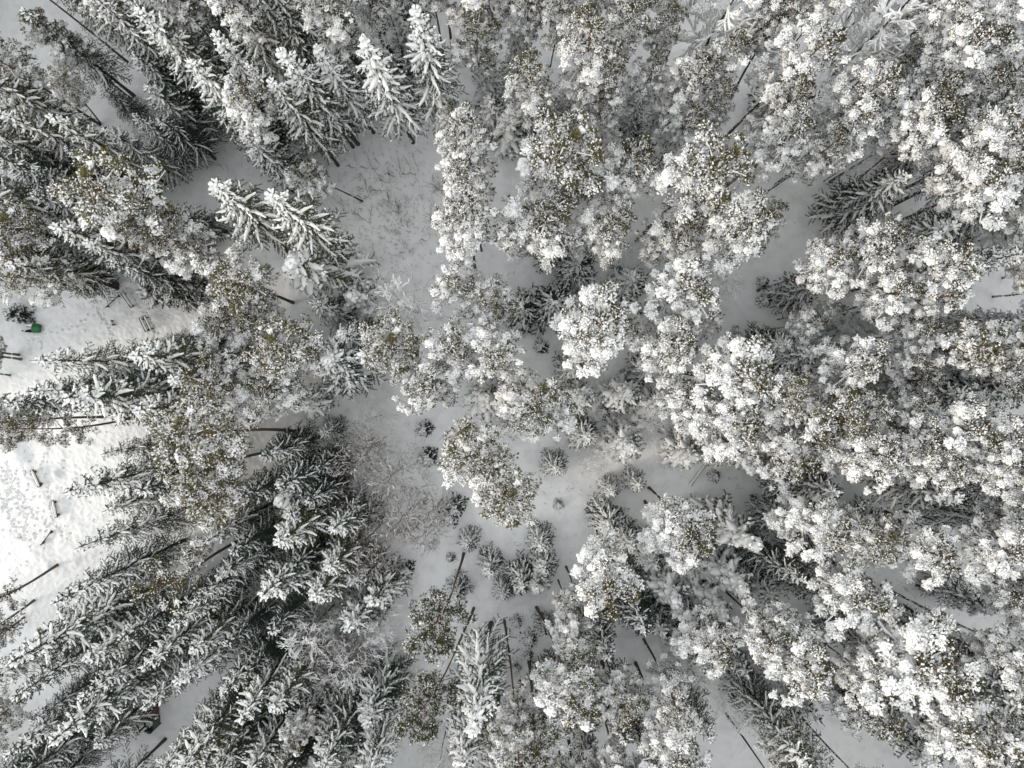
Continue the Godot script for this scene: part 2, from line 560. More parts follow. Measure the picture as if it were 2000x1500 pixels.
func step_at(p: Vector2, a: float, half := 0.15) -> void:
	var q := Vector4(p.x, p.y, half, a)
	for i in range(-1, 2):
		for j in range(-1, 2):
			var cell := Vector2i(floori(p.x + i * 0.3), floori(p.y + j * 0.3))
			if not print_cells.has(cell):
				print_cells[cell] = []
			if not print_cells[cell].has(q):
				print_cells[cell].push_back(q)

func trail(marks: Array, stride := 0.34, scuff := 0.05) -> void:
	# footprints left and right of a walked line, given in pixels of the photograph on the snow
	var side := 1.0
	for i in marks.size() - 1:
		var a: Vector2 = (marks[i] - Vector2(1000, 750)) * EYE / 1387.0
		var b: Vector2 = (marks[i + 1] - Vector2(1000, 750)) * EYE / 1387.0
		var d := (b - a).normalized()
		var s := 0.0
		while s < a.distance_to(b):
			side = -side
			step_at(a + d * s + Vector2(-d.y, d.x) * side * 0.09 + Vector2(rf(-scuff, scuff), rf(-scuff, scuff)), d.angle() + rf(-0.3, 0.3), rf(0.13, 0.2))
			s += stride * rf(0.75, 1.4)

func make_ground() -> void:
	swell.seed = 5; swell.frequency = 0.05; swell.fractal_octaves = 3
	drift.seed = 8; drift.frequency = 0.55; drift.fractal_octaves = 3
	rng.seed = 40
	for k in 60:
		heaps.push_back(Vector4(rf(-50, 50), rf(-38, 38), rf(0.4, 1.0), rf(0.10, 0.35)))
	for q in [[20, 872, 1.0, .5], [36, 890, 1.4, .5], [62, 893, .9, -.2], [110, 925, .6, .35], [52, 940, 1.3, .3], [88, 985, 1.2, .25], [95, 1105, .5, .3], [64, 1080, 1.3, .25], [130, 905, .5, -.2]]:
		heaps.push_back(Vector4((q[0] - 1000.0) * EYE / 1387.0, (q[1] - 750.0) * EYE / 1387.0, q[2], q[3]))
	trail([Vector2(15, 900), Vector2(17, 960), Vector2(12, 985), Vector2(18, 1005), Vector2(30, 1030), Vector2(40, 1050), Vector2(48, 1052), Vector2(49, 1030), Vector2(44, 1026)])
	trail([Vector2(0, 930), Vector2(14, 945), Vector2(38, 960), Vector2(33, 985), Vector2(42, 998), Vector2(52, 1012), Vector2(54, 1022)])
	trail([Vector2(4, 915), Vector2(30, 925), Vector2(38, 935), Vector2(39, 962), Vector2(35, 992)])
	trail([Vector2(42, 970), Vector2(54, 977), Vector2(72, 970)])
	trail([Vector2(44, 990), Vector2(60, 991), Vector2(64, 1000), Vector2(65, 1010), Vector2(74, 1016)])
	trail([Vector2(0, 965), Vector2(10, 980), Vector2(17, 990)])
	trail([Vector2(2, 975), Vector2(28, 972), Vector2(46, 975)], 0.3, 0.15)
	trail([Vector2(8, 920), Vector2(20, 935), Vector2(26, 950), Vector2(12, 965)], 0.3, 0.2)
	trail([Vector2(75, 993), Vector2(86, 1000), Vector2(92, 1030), Vector2(70, 1045), Vector2(60, 1068)], 0.4, 0.15)
	trail([Vector2(130, 840), Vector2(95, 872), Vector2(80, 905), Vector2(95, 950), Vector2(105, 1020), Vector2(130, 1060)], 0.42, 0.2)
	trail([Vector2(180, 590), Vector2(205, 620), Vector2(222, 665), Vector2(225, 690)], 0.4, 0.1)
	trail([Vector2(188, 602), Vector2(214, 640), Vector2(226, 680)], 0.4, 0.1)
	trail([Vector2(255, 572), Vector2(272, 600), Vector2(290, 615), Vector2(308, 655)], 0.4, 0.08)
	trail([Vector2(185, 590), Vector2(215, 575), Vector2(238, 562), Vector2(258, 568)], 0.45, 0.1)
	trail([Vector2(60, 690), Vector2(55, 665), Vector2(90, 650), Vector2(140, 640), Vector2(185, 610)], 0.5, 0.12)
	for k in 60:
		step_at(Vector2(rf(-50.2, -47.5), rf(8.5, 15.0)), rf(0, TAU), rf(0.1, 0.17))
	for k in 40:
		step_at(Vector2(rf(-48, -39), rf(4.0, 17.0)), rf(0, TAU), rf(0.08, 0.2))
	var g := Geo.new()
	var tile := 12.0
	for i in range(-26, 26):
		for j in range(-26, 26):
			var x0 := i * tile
			var z0 := j * tile
			var near := x0 > -66 and x0 < 54 and z0 > -54 and z0 < 42
			var walked := x0 < -35 and x0 > -62 and z0 > -13 and z0 < 18
			sheet(g, x0, z0, tile, 120 if walked else 44 if near else 3)
	structure("snow_ground", g, M.ground)

func sheet(g: Geo, x0: float, z0: float, size: float, m: int) -> void:
	var k := g.v.size()
	var st := size / m
	for a in m + 1:
		for b in m + 1:
			var x := x0 + a * st
			var z := z0 + b * st
			var e := 0.06
			var y := snow_height(x, z) + (trodden(x, z) if m > 60 else 0.0)
			g.v.push_back(Vector3(x, y, z))
			g.n.push_back(Vector3.UP)
			g.c.push_back(Color.WHITE)
	for a in m + 1:
		for b in m + 1:
			var q := k + a * (m + 1) + b
			var l := g.v[k + maxi(a - 1, 0) * (m + 1) + b]
			var r := g.v[k + mini(a + 1, m) * (m + 1) + b]
			var u := g.v[k + a * (m + 1) + maxi(b - 1, 0)]
			var d := g.v[k + a * (m + 1) + mini(b + 1, m)]
			g.n[q] = (d - u).cross(r - l).normalized()
	for a in m:
		for b in m:
			var q := k + a * (m + 1) + b
			g.ix.append_array(PackedInt32Array([q, q + m + 1, q + 1, q + 1, q + m + 1, q + m + 2]))

# ------------------------------------------------------------------ things in the clearing

func snow_slab(s: Geo, a: Vector3, b: Vector3, w: float, thick: float) -> void:
	# a long rounded load of snow from a to b, lying on its lower side
	var pts := PackedVector3Array(); var rad := PackedFloat32Array()
	for k in 9:
		var u := k / 8.0
		pts.push_back(a.lerp(b, u) + Vector3(rf(-0.01, 0.01), 0, rf(-0.01, 0.01)))
		rad.push_back(w * (1.0 - 0.55 * pow(absf(u * 2.0 - 1.0), 8.0)) * rf(0.93, 1.07))
	s.tube(pts, rad, 10, Color.WHITE, thick / w, true)

func bench(called: String, label: String, category: String, ax: float, ay: float, bx: float, by: float, high: float, wide: float, snow: float, logs := false, group := "") -> void:
	var a := ground_at(ax, ay); var b := ground_at(bx, by)
	var mid := (a + b) / 2.0
	var l := Vector2(b.x - a.x, b.z - a.z).length()
	var o := thing(called, label, category, mid, -atan2(b.z - a.z, b.x - a.x), group)
	var g := Geo.new()
	if logs:
		var pts := PackedVector3Array(); var rad := PackedFloat32Array()
		for k in 7:
			pts.push_back(Vector3(l * (k / 6.0 - 0.5), high, rf(-0.015, 0.015))); rad.push_back(wide * rf(0.94, 1.06))
		g.tube(pts, rad, 10, Color.WHITE, 1.0, true)
		part("log", g, M.timber, o)
		for s in [-1.0, 1.0]:
			var f := Geo.new()
			f.box(Vector3(s * l * 0.36 - 0.12, -0.3, -wide * 0.9), Vector3(s * l * 0.36 + 0.12, high - wide * 0.6, wide * 1.05))
			part("support", f, M.timber, o)
	else:
		g.box(Vector3(-l / 2, high - 0.05, -wide), Vector3(l / 2, high, wide))
		part("plank", g, M.timber, o)
		for s in [-1.0, 1.0]:
			var f := Geo.new()
			f.box(Vector3(s * l * 0.4 - 0.06, -0.3, -wide * 0.8), Vector3(s * l * 0.4 + 0.06, high - 0.052, wide * 0.8))
			part("leg", f, M.timber, o)
	var sn := Geo.new()
	snow_slab(sn, Vector3(-l * 0.48, high + (wide * 0.75 if logs else 0.03), -wide * 0.34), Vector3(l * 0.48, high + (wide * 0.75 if logs else 0.03), -wide * 0.34), wide * 0.66, snow)
	part("snow", sn, M.snow, o)

func picnic_table(label: String) -> void:
	var o := thing("picnic_table", label, "picnic table", ground_at(290.5, 633), -1.13)
	for s in [-1.0, 1.0]:
		var g := Geo.new()
		g.box(Vector3(-0.78, 0.66, s * 0.21 - 0.16), Vector3(0.78, 0.71, s * 0.21 + 0.16))
		part("plank", g, M.timber, o)
		var sn := Geo.new()
		snow_slab(sn, Vector3(-0.76, 0.73, s * 0.21 - 0.05), Vector3(0.76, 0.73, s * 0.21 - 0.05), 0.09, 0.09)
		part("snow", sn, M.snow, o)
		var f := Geo.new()
		f.box(Vector3(s * 0.6 - 0.05, -0.3, -0.28), Vector3(s * 0.6 + 0.05, 0.655, -0.2))
		f.box(Vector3(s * 0.6 - 0.05, -0.3, 0.2), Vector3(s * 0.6 + 0.05, 0.655, 0.28))
		f.box(Vector3(s * 0.6 - 0.045, 0.5, -0.196), Vector3(s * 0.6 + 0.045, 0.57, 0.196))
		part("leg", f, M.timber, o)

func stool(label: String) -> void:
	var o := thing("stool", label, "stool", ground_at(222, 631), -1.15)
	var g := Geo.new()
	g.box(Vector3(-0.25, 0.47, -0.14), Vector3(0.25, 0.52, 0.14))
	part("seat", g, M.timber, o)
	for s in [-1.0, 1.0]:
		var f := Geo.new()
		f.box(Vector3(s * 0.2 - 0.03, -0.2, -0.12), Vector3(s * 0.2 + 0.03, 0.468, 0.12))
		part("leg", f, M.timber, o)
	var sn := Geo.new()
	snow_slab(sn, Vector3(-0.24, 0.55, -0.02), Vector3(0.24, 0.55, -0.02), 0.13, 0.1)
	part("snow", sn, M.snow, o)

func shell(g: Geo, x0: float, x1: float, r: float, a0: float, a1: float, dome := 0.0) -> void:
	# part of a tube along x, wall 3 cm thick; angles from the ground line up over the top
	var m := 18
	var rows := [[x0, r], [lerpf(x0, x1, 0.5), r], [x1 - dome, r], [x1 - dome * 0.55, r * 0.93], [x1 - dome * 0.2, r * 0.72], [x1, r * 0.3]] if dome > 0.0 else [[x0, r], [lerpf(x0, x1, 0.5), r], [x1, r]]
	for layer in [0.0, 0.03]:
		var k := g.v.size()
		for row in rows:
			for j in m + 1:
				var a := lerpf(a0, a1, float(j) / m)
				var d := Vector3(0, sin(a), cos(a))
				g.v.push_back(Vector3(row[0], 0, 0) + d * (row[1] - layer)); g.n.push_back(d if layer == 0.0 else -d); g.c.push_back(Color.WHITE)
		for i in rows.size() - 1:
			for j in m:
				var q := k + i * (m + 1) + j
				g.ix.append_array(PackedInt32Array([q, q + m + 1, q + 1, q + 1, q + m + 1, q + m + 2]))

func play_tunnel(label: String) -> void:
	var o := thing("play_tunnel", label, "play tunnel", ground_at(64, 641) + Vector3(0, 0.42, 0), -0.06)
	var g := Geo.new()
	shell(g, 0.42, 1.12, 0.46, -0.35, PI + 0.35, 0.34)
	part("hood", g, M.green, o)
	var b := Geo.new()
	shell(b, -0.62, 0.42, 0.44, -PI + 0.05, 0.12)
	part("trough", b, M.dark, o)
	var r := Geo.new()
	var pts := PackedVector3Array(); var rad := PackedFloat32Array()
	for j in 19:
		var a := lerpf(-0.35, PI + 0.35, j / 18.0)
		pts.push_back(Vector3(0.42, sin(a) * 0.46, cos(a) * 0.46)); rad.push_back(0.025)
	r.tube(pts, rad, 6, Color.WHITE)
	part("rim", r, M.plank, o)
	var l := Geo.new()
	l.tube(PackedVector3Array([Vector3(-0.62, 0.06, 0.42), Vector3(-0.76, 0.0, 0.36), Vector3(-0.88, -0.04, 0.3), Vector3(-0.62, -0.1, 0.3)]), PackedFloat32Array([0.03, 0.03, 0.03, 0.03]), 6, Color.WHITE)
	part("handle", l, M.deep_green, o)
	var s := Geo.new()
	s.lump(Vector3(-0.2, -0.02, -0.27), Basis.from_scale(Vector3(0.36, 0.18, 0.17)), pads[1], pad_faces, Color.WHITE)
	s.lump(Vector3(0.12, 0.02, -0.26), Basis.from_scale(Vector3(0.26, 0.18, 0.17)), pads[3], pad_faces, Color.WHITE)
	part("snow", s, M.snow, o)

func climbing_frame(label: String) -> void:
	var o := thing("climbing_frame", label, "climbing frame", ground_at(305, 1396), 0.0)
	var parts := [
		["post", "dark", [-0.85, -0.3, -1.35, -0.71, 1.9, -1.21]], ["post", "dark", [-0.85, -0.3, 0.75, -0.71, 1.9, 0.89]], ["post", "dark", [0.36, -0.3, -1.35, 0.5, 1.9, -1.21]], ["post", "dark", [0.36, -0.3, 0.75, 0.5, 1.9, 0.89]],
		["beam", "dark", [-0.86, 1.903, -1.36, -0.66, 2.02, 0.9]], ["beam", "dark", [-0.655, 1.903, 0.74, 0.52, 2.0, 0.9]], ["beam", "dark", [-0.655, 1.903, -1.36, 0.52, 2.0, -1.2]], ["platform", "timber", [-0.655, 1.0, -0.1, 0.35, 1.07, 0.74]],
		["red_panel", "red", [0.52, 0.5, -1.3, 0.58, 1.9, -0.25]], ["red_panel", "red", [0.10, 1.2, -1.18, 0.16, 1.75, -0.3]], ["green_panel", "deep_green", [0.52, 0.3, -0.2, 0.58, 1.7, 0.72]], ["green_panel", "deep_green", [-0.15, 1.072, -0.16, 0.51, 1.6, -0.105]],
		["ladder", "dark", [-0.5, -0.2, 0.93, 0.3, 1.4, 0.99]]]
	for p in parts:
		var g := Geo.new()
		g.box(Vector3(p[2][0], p[2][1], p[2][2]), Vector3(p[2][3], p[2][4], p[2][5]))
		part(p[0], g, M[p[1]], o)
	var s := Geo.new()
	s.lump(Vector3(-0.1, 1.1, 0.3), Basis.from_scale(Vector3(0.46, 0.16, 0.4)), pads[2], pad_faces, Color.WHITE)
	s.lump(Vector3(-0.25, 0.05, -0.7), Basis.from_scale(Vector3(0.4, 0.2, 0.45)), pads[4], pad_faces, Color.WHITE)
	s.lump(Vector3(-0.2, 1.99, 0.82), Basis.from_scale(Vector3(0.4, 0.08, 0.09)), pads[5], pad_faces, Color.WHITE)
	part("snow", s, M.snow, o)

func fallen(label: String, ax: float, ay: float, bx: float, by: float, r: float) -> void:
	var a := ground_at(ax, ay); var b := ground_at(bx, by)
	var o := thing("fallen_trunk", label, "fallen trunk", a)
	var d := b - a
	var g := Geo.new(); var s := Geo.new()
	var pts := PackedVector3Array(); var rad := PackedFloat32Array(); var ps := PackedVector3Array(); var rs := PackedFloat32Array()
	for k in 11:
		var u := k / 10.0
		pts.push_back(d * u + Vector3(0, r * 0.9, 0)); rad.push_back(r * (1.0 - 0.5 * u))
		ps.push_back(d * u + Vector3(-r * 0.3, r * 1.7, 0)); rs.push_back(r * 0.85 * (1.0 - 0.5 * u) * rf(0.85, 1.1))
	g.tube(pts, rad, 8, Color(0.08, 0.07, 0.06), 1.0, true)
	part("trunk", g, M.wood, o)
	s.tube(ps, rs, 8, Color.WHITE, 0.8, true)
	part("snow", s, M.snow, o)

func undergrowth() -> void:
	rng.seed = 91
	var g := Geo.new()
	var spots := [[760, 420, 130, 130, 900], [740, 920, 120, 130, 300], [640, 1290, 130, 80, 260], [1030, 1260, 60, 100, 90], [1650, 120, 120, 120, 160], [1780, 1180, 120, 80, 120], [420, 300, 60, 60, 70], [820, 1420, 60, 70, 40], [1420, 880, 80, 100, 60], [310, 590, 60, 40, 30], [1850, 580, 60, 60, 40], [1120, 940, 100, 100, 60]]
	for q in spots:
		for k in q[4]:
			var p := ground_at(q[0] + rng.randfn(0, 0.55) * q[2], q[1] + rng.randfn(0, 0.55) * q[3])
			var h := rf(0.2, 1.0) * (1.6 if rng.randf() < 0.12 else 1.0)
			var col := Color(0.075, 0.055, 0.045).lerp(Color(0.16, 0.12, 0.10), rng.randf())
			var d := Vector3(rf(-0.35, 0.35), 1, rf(-0.35, 0.35)) * h
			g.tube(PackedVector3Array([p - Vector3(0, 0.05, 0), p + d * 0.5, p + d + Vector3(rf(-0.1, 0.1), 0, rf(-0.1, 0.1))]), PackedFloat32Array([0.012, 0.010, 0.005]), 3, col)
			if h > 0.5:
				for s in 2:
					var o := p + d * rf(0.4, 0.8)
					g.tube(PackedVector3Array([o, o + Vector3(rf(-0.3, 0.3), rf(0.1, 0.35), rf(-0.3, 0.3))]), PackedFloat32Array([0.008, 0.004]), 3, col)
	var f := Geo.new()
	for k in 1500:
		var p := ground_at(rf(0, 2000), rf(0, 1500))
		var r := rf(0.04, 0.13) if rng.randf() < 0.85 else rf(0.13, 0.28)
		lump(f, p + Vector3(0, r * 0.15, 0), r, rf(0.45, 0.7), rf(1.0, 1.7), rf(0, TAU))
	var fo := part("fallen_snow", f, M.snow, self)
	tag(fo, "small clumps of snow dropped from the branches onto the forest floor", "snow")
	fo.set_meta("kind", "stuff")
	var o := part("undergrowth", g, M.wood, self)
	tag(o, "thin brown twigs poking up through the snow of the glades", "undergrowth")
	o.set_meta("kind", "stuff")

# ------------------------------------------------------------------ placing trees

func tree(model: String, x: float, z: float, wide: float, tall: float, turn: float, lean_x: float, lean_z: float, category: String, label: String) -> void:
	var src: Node3D = kinds[model]
	var o: Node3D = src.duplicate()
	var called: String = src.name
	if category == "young spruce":
		called = "young_spruce"
	elif category == "shrub" and called == "spruce_tree":
		called = "evergreen_shrub"
	o.name = numbered(called)
	add_child(o, true)
	var up := Vector3(lean_x, 1, lean_z).normalized()
	var right := up.cross(Vector3.BACK).normalized()
	var b := Basis(right, up, right.cross(up)) * Basis(Vector3.UP, turn)
	o.transform = Transform3D(b.scaled_local(Vector3(wide, tall, wide)), Vector3(x, snow_height(x, z), z))
	tag(o, label, category, {"pine": "snowy pines of the forest", "spruce": "tall spruces of the forest", "young spruce": "young spruces under the tall trees", "bare tree": "leafless trees between the conifers"}.get(category, ""))

# the forest that goes on beyond the picture
func surroundings() -> void:
	rng.seed = 17
	for q in [["snow_pine_2", 0.5, 1.0], ["mid_spruce_1", 1.0, 0.0]]:
		var whole := ArrayMesh.new()
		for o in [kinds[q[0]].get_node("trunk"), kinds[q[0]].get_node("crown"), kinds[q[0]].get_node("crown/snow")]:
			whole.add_surface_from_arrays(Mesh.PRIMITIVE_TRIANGLES, o.mesh.surface_get_arrays(0))
			whole.surface_set_material(whole.get_surface_count() - 1, o.mesh.surface_get_material(0))
		var where: Array[Transform3D] = []
		for i in range(-17, 18):
			for j in range(-14, 15):
				var x := i * 4.6 + rf(-1.6, 1.6)
				var z := j * 4.6 + rf(-1.6, 1.6)
				var pick := rng.randf()
				var sz := rf(0.8, 1.1)
				var yaw := rf(-0.7, 0.7)
				if absf(x) < 53.5 and absf(z) < 41.0 or x < -53.0 and z > 2.0 and z < 30.0:
					continue
				var spruce := smoothstep(30.0, -30.0, x) * 0.9
				if (pick < spruce) != (q[1] > 0.9):
					continue
				where.push_back(Transform3D(Basis(Vector3.UP, yaw).scaled_local(Vector3(1, sz, 1)), Vector3(x, 0, z)))
		var mm := MultiMesh.new()
		mm.transform_format = MultiMesh.TRANSFORM_3D
		mm.mesh = whole
		mm.instance_count = where.size()
		for k in where.size():
			mm.set_instance_transform(k, where[k])
		var o := MultiMeshInstance3D.new()
		o.name = "spruce_forest" if q[1] > 0.9 else "pine_forest"
		o.multimesh = mm
		add_child(o)
		tag(o, "snowy %s forest that goes on around the glades beyond the picture's edges" % ("spruce" if q[1] > 0.9 else "pine"), "forest")
		o.set_meta("kind", "stuff")

func make_models() -> void:
	var olive := Color(0.122, 0.112, 0.045)
	var pine_green := Color(0.088, 0.082, 0.036)
	var green := Color(0.026, 0.04, 0.024)
	var dim := Color(0.022, 0.034, 0.025)
	kinds.snow_pine_1 = make_pine(101, 2.9, 0.46, 1.3, 1.0, pine_green)
	kinds.snow_pine_2 = make_pine(102, 2.9, 0.32, 1.35, 0.85, pine_green, 0.7)
	kinds.snow_pine_3 = make_pine(103, 2.9, 0.42, 1.15, 0.9, olive)
	kinds.snow_pine_4 = make_pine(107, 2.9, 0.50, 1.25, 1.0, pine_green, 0.9)
	kinds.heavy_pine_1 = make_pine(104, 2.9, 0.44, 1.65, 0.95, pine_green)
	kinds.heavy_pine_2 = make_pine(105, 2.9, 0.33, 1.6, 0.8, pine_green, 0.8)
	kinds.heavy_pine_3 = make_pine(108, 2.9, 0.48, 1.5, 0.9, pine_green, 0.6)
	kinds.olive_pine_1 = make_pine(106, 2.9, 0.40, 1.05, 1.0, olive)
	kinds.olive_pine_2 = make_pine(109, 2.9, 0.46, 1.0, 0.95, olive)
	kinds.green_pine = make_pine(110, 2.9, 0.32, 0.55, 0.85, Color(0.05, 0.062, 0.02), 1.2)
	kinds.sparse_pine = make_pine(111, 2.9, 0.55, 0.7, 0.4, pine_green, 1.0)
	kinds.white_spruce_1 = make_spruce(201, 22, 2.9, 0.12, 0.8, green, 5, 0.68, 1.15, 0.35)
	kinds.white_spruce_2 = make_spruce(202, 22, 2.9, 0.30, 0.8, green, 5, 0.72, 1.25, 0.35)
	kinds.mid_spruce_1 = make_spruce(203, 22, 2.9, 0.14, 0.5, green, 5, 0.72, 1.2, 0.22)
	kinds.mid_spruce_2 = make_spruce(204, 22, 2.9, 0.34, 0.46, Color(0.04, 0.045, 0.02), 5, 0.74, 1.3, 0.22)
	kinds.dark_spruce_1 = make_spruce(205, 22, 2.7, 0.14, 0.38, dim, 5, 0.72, 1.1, 0.2)
	kinds.dark_spruce_2 = make_spruce(206, 22, 2.7, 0.32, 0.28, dim, 5, 0.74, 1.0, 0.2)
	kinds.star_spruce = make_spruce(207, 15, 3.0, 0.2, 1.2, Color(0.04, 0.05, 0.018), 5, 1.05, 1.8, 0.3)
	kinds.young_spruce_1 = make_spruce(208, 8, 2.0, 0.04, 1.0, green, 6, 0.55, 1.15, 0.5)
	kinds.young_spruce_2 = make_spruce(209, 8, 2.0, 0.04, 0.9, green, 5, 0.5, 1.0, 0.55)
	kinds.young_spruce_3 = make_spruce(210, 8, 2.1, 0.06, 1.25, green, 6, 0.72, 1.7, 0.35)
	kinds.shade_spruce_1 = make_spruce(211, 9, 2.1, 0.05, 0.55, dim, 5, 0.5)
	kinds.shade_spruce_2 = make_spruce(212, 9, 2.1, 0.05, 0.5, dim, 6, 0.55)
	kinds.sapling_1 = make_spruce(213, 2.2, 0.75, 0.05, 0.6, dim, 6, 0.26)
	kinds.sapling_2 = make_spruce(214, 2.2, 0.75, 0.05, 0.45, dim, 6, 0.24)
	kinds.frost_tree_1 = make_bare(301, 10, 0.95, 3, 0.075, Color(0.10, 0.085, 0.07), 0.9)
	kinds.frost_tree_2 = make_bare(302, 10, 0.95, 3, 0.075, Color(0.10, 0.085, 0.07), 1.1)
	kinds.birch_1 = make_bare(303, 8, 0.16, 3, 0.05, Color(0.27, 0.19, 0.145), 0.9)
	kinds.birch_2 = make_bare(304, 8, 0.2, 3, 0.05, Color(0.25, 0.175, 0.135), 1.0)
	kinds.snag = make_bare(305, 14, 1.0, 2, 0.22, Color(0.12, 0.10, 0.09), 0.9)
	kinds.bare_shrub_1 = make_bare(306, 2.0, 0.15, 1, 0.012, Color(0.15, 0.115, 0.085), 0.45, 7)
	kinds.bare_shrub_2 = make_bare(307, 1.9, 0.15, 1, 0.011, Color(0.13, 0.10, 0.08), 0.35, 2)
	kinds.bare_shrub_3 = make_bare(308, 1.6, 0.2, 1, 0.011, Color(0.20, 0.15, 0.125), 0.8, 12)

# ------------------------------------------------------------------ the scene

func _ready() -> void:
	var cam := Camera3D.new()
	cam.name = "camera"
	cam.fov = 56.8
	cam.far = 900.0
	cam.near = 0.5
	cam.position = Vector3(0, EYE, 0)
	cam.rotation_degrees = Vector3(-90, 0, 0)
	add_child(cam)
	cam.current = true
	var env := Environment.new()
	env.background_mode = Environment.BG_SKY
	env.tonemap_mode = Environment.TONE_MAPPER_LINEAR
	env.tonemap_exposure = 1.42
	env.sdfgi_enabled = true
	env.ssao_enabled = true
	env.ssil_enabled = true
	var air := ProceduralSkyMaterial.new()
	air.sky_top_color = Color(0.87, 0.88, 0.885)
	air.sky_horizon_color = Color(0.775, 0.785, 0.795)
	air.sky_curve = 0.3
	air.ground_bottom_color = Color(0.75, 0.77, 0.80)
	air.ground_horizon_color = Color(0.88, 0.89, 0.91)
	air.sky_energy_multiplier = 1.15
	air.sun_angle_max = 1.0
	env.sky = Sky.new()
	env.sky.sky_material = air
	var we := WorldEnvironment.new()
	we.name = "air"
	we.environment = env
	add_child(we)
	var sun := DirectionalLight3D.new()
	sun.name = "sun"
	sun.light_energy = 0.5
	sun.light_color = Color(1.0, 0.955, 0.89)
	sun.light_angular_distance = 16.0
	sun.shadow_enabled = true
	add_child(sun)
	sun.look_at_from_position(Vector3(-0.84, 0.40, 0.34) * 100.0, Vector3.ZERO, Vector3.UP)

	rng.seed = 1
	make_materials()
	make_forms()
	make_ground()
	make_models()
	plant()
	surroundings()
	undergrowth()
	rng.seed = 66
	play_tunnel("small green play tunnel with open dark left end, lying on the snow")
	picnic_table("snow-topped picnic table of two long planks in the clearing")
	stool("small snow-topped stool left of the picnic table")
	bench("bench", "thin dark bench making the left arm of the open V above the stool", "bench", 209, 601, 236, 576, 0.42, 0.1, 0.1)
	bench("bench", "snow-covered bench making the right arm of the open V above the picnic table", "bench", 242, 572, 262, 601, 0.42, 0.17, 0.15)
	bench("log_bench", "topmost snow-capped log bench beside the trodden footprints", "log bench", 67, 917, 82, 950, 0.36, 0.17, 0.12, true)
	bench("log_bench", "middle, almost upright log bench between the two others at the footprints", "log bench", 107, 976, 115, 1010, 0.36, 0.15, 0.12, true)
	bench("log_bench", "lowest log bench, thin and slanting up to the right below the footprints", "log bench", 83, 1063, 104, 1035, 0.3, 0.09, 0.07, true)
	climbing_frame("dark climbing frame with red and green panels among the spruces at the lower left")
	fallen("straight snow-covered fallen trunk lying in the gap between star-shaped young spruces", 1347, 947, 1406, 868, 0.16)
	for k in kinds:
		kinds[k].free()
	print("triangles ", tris)

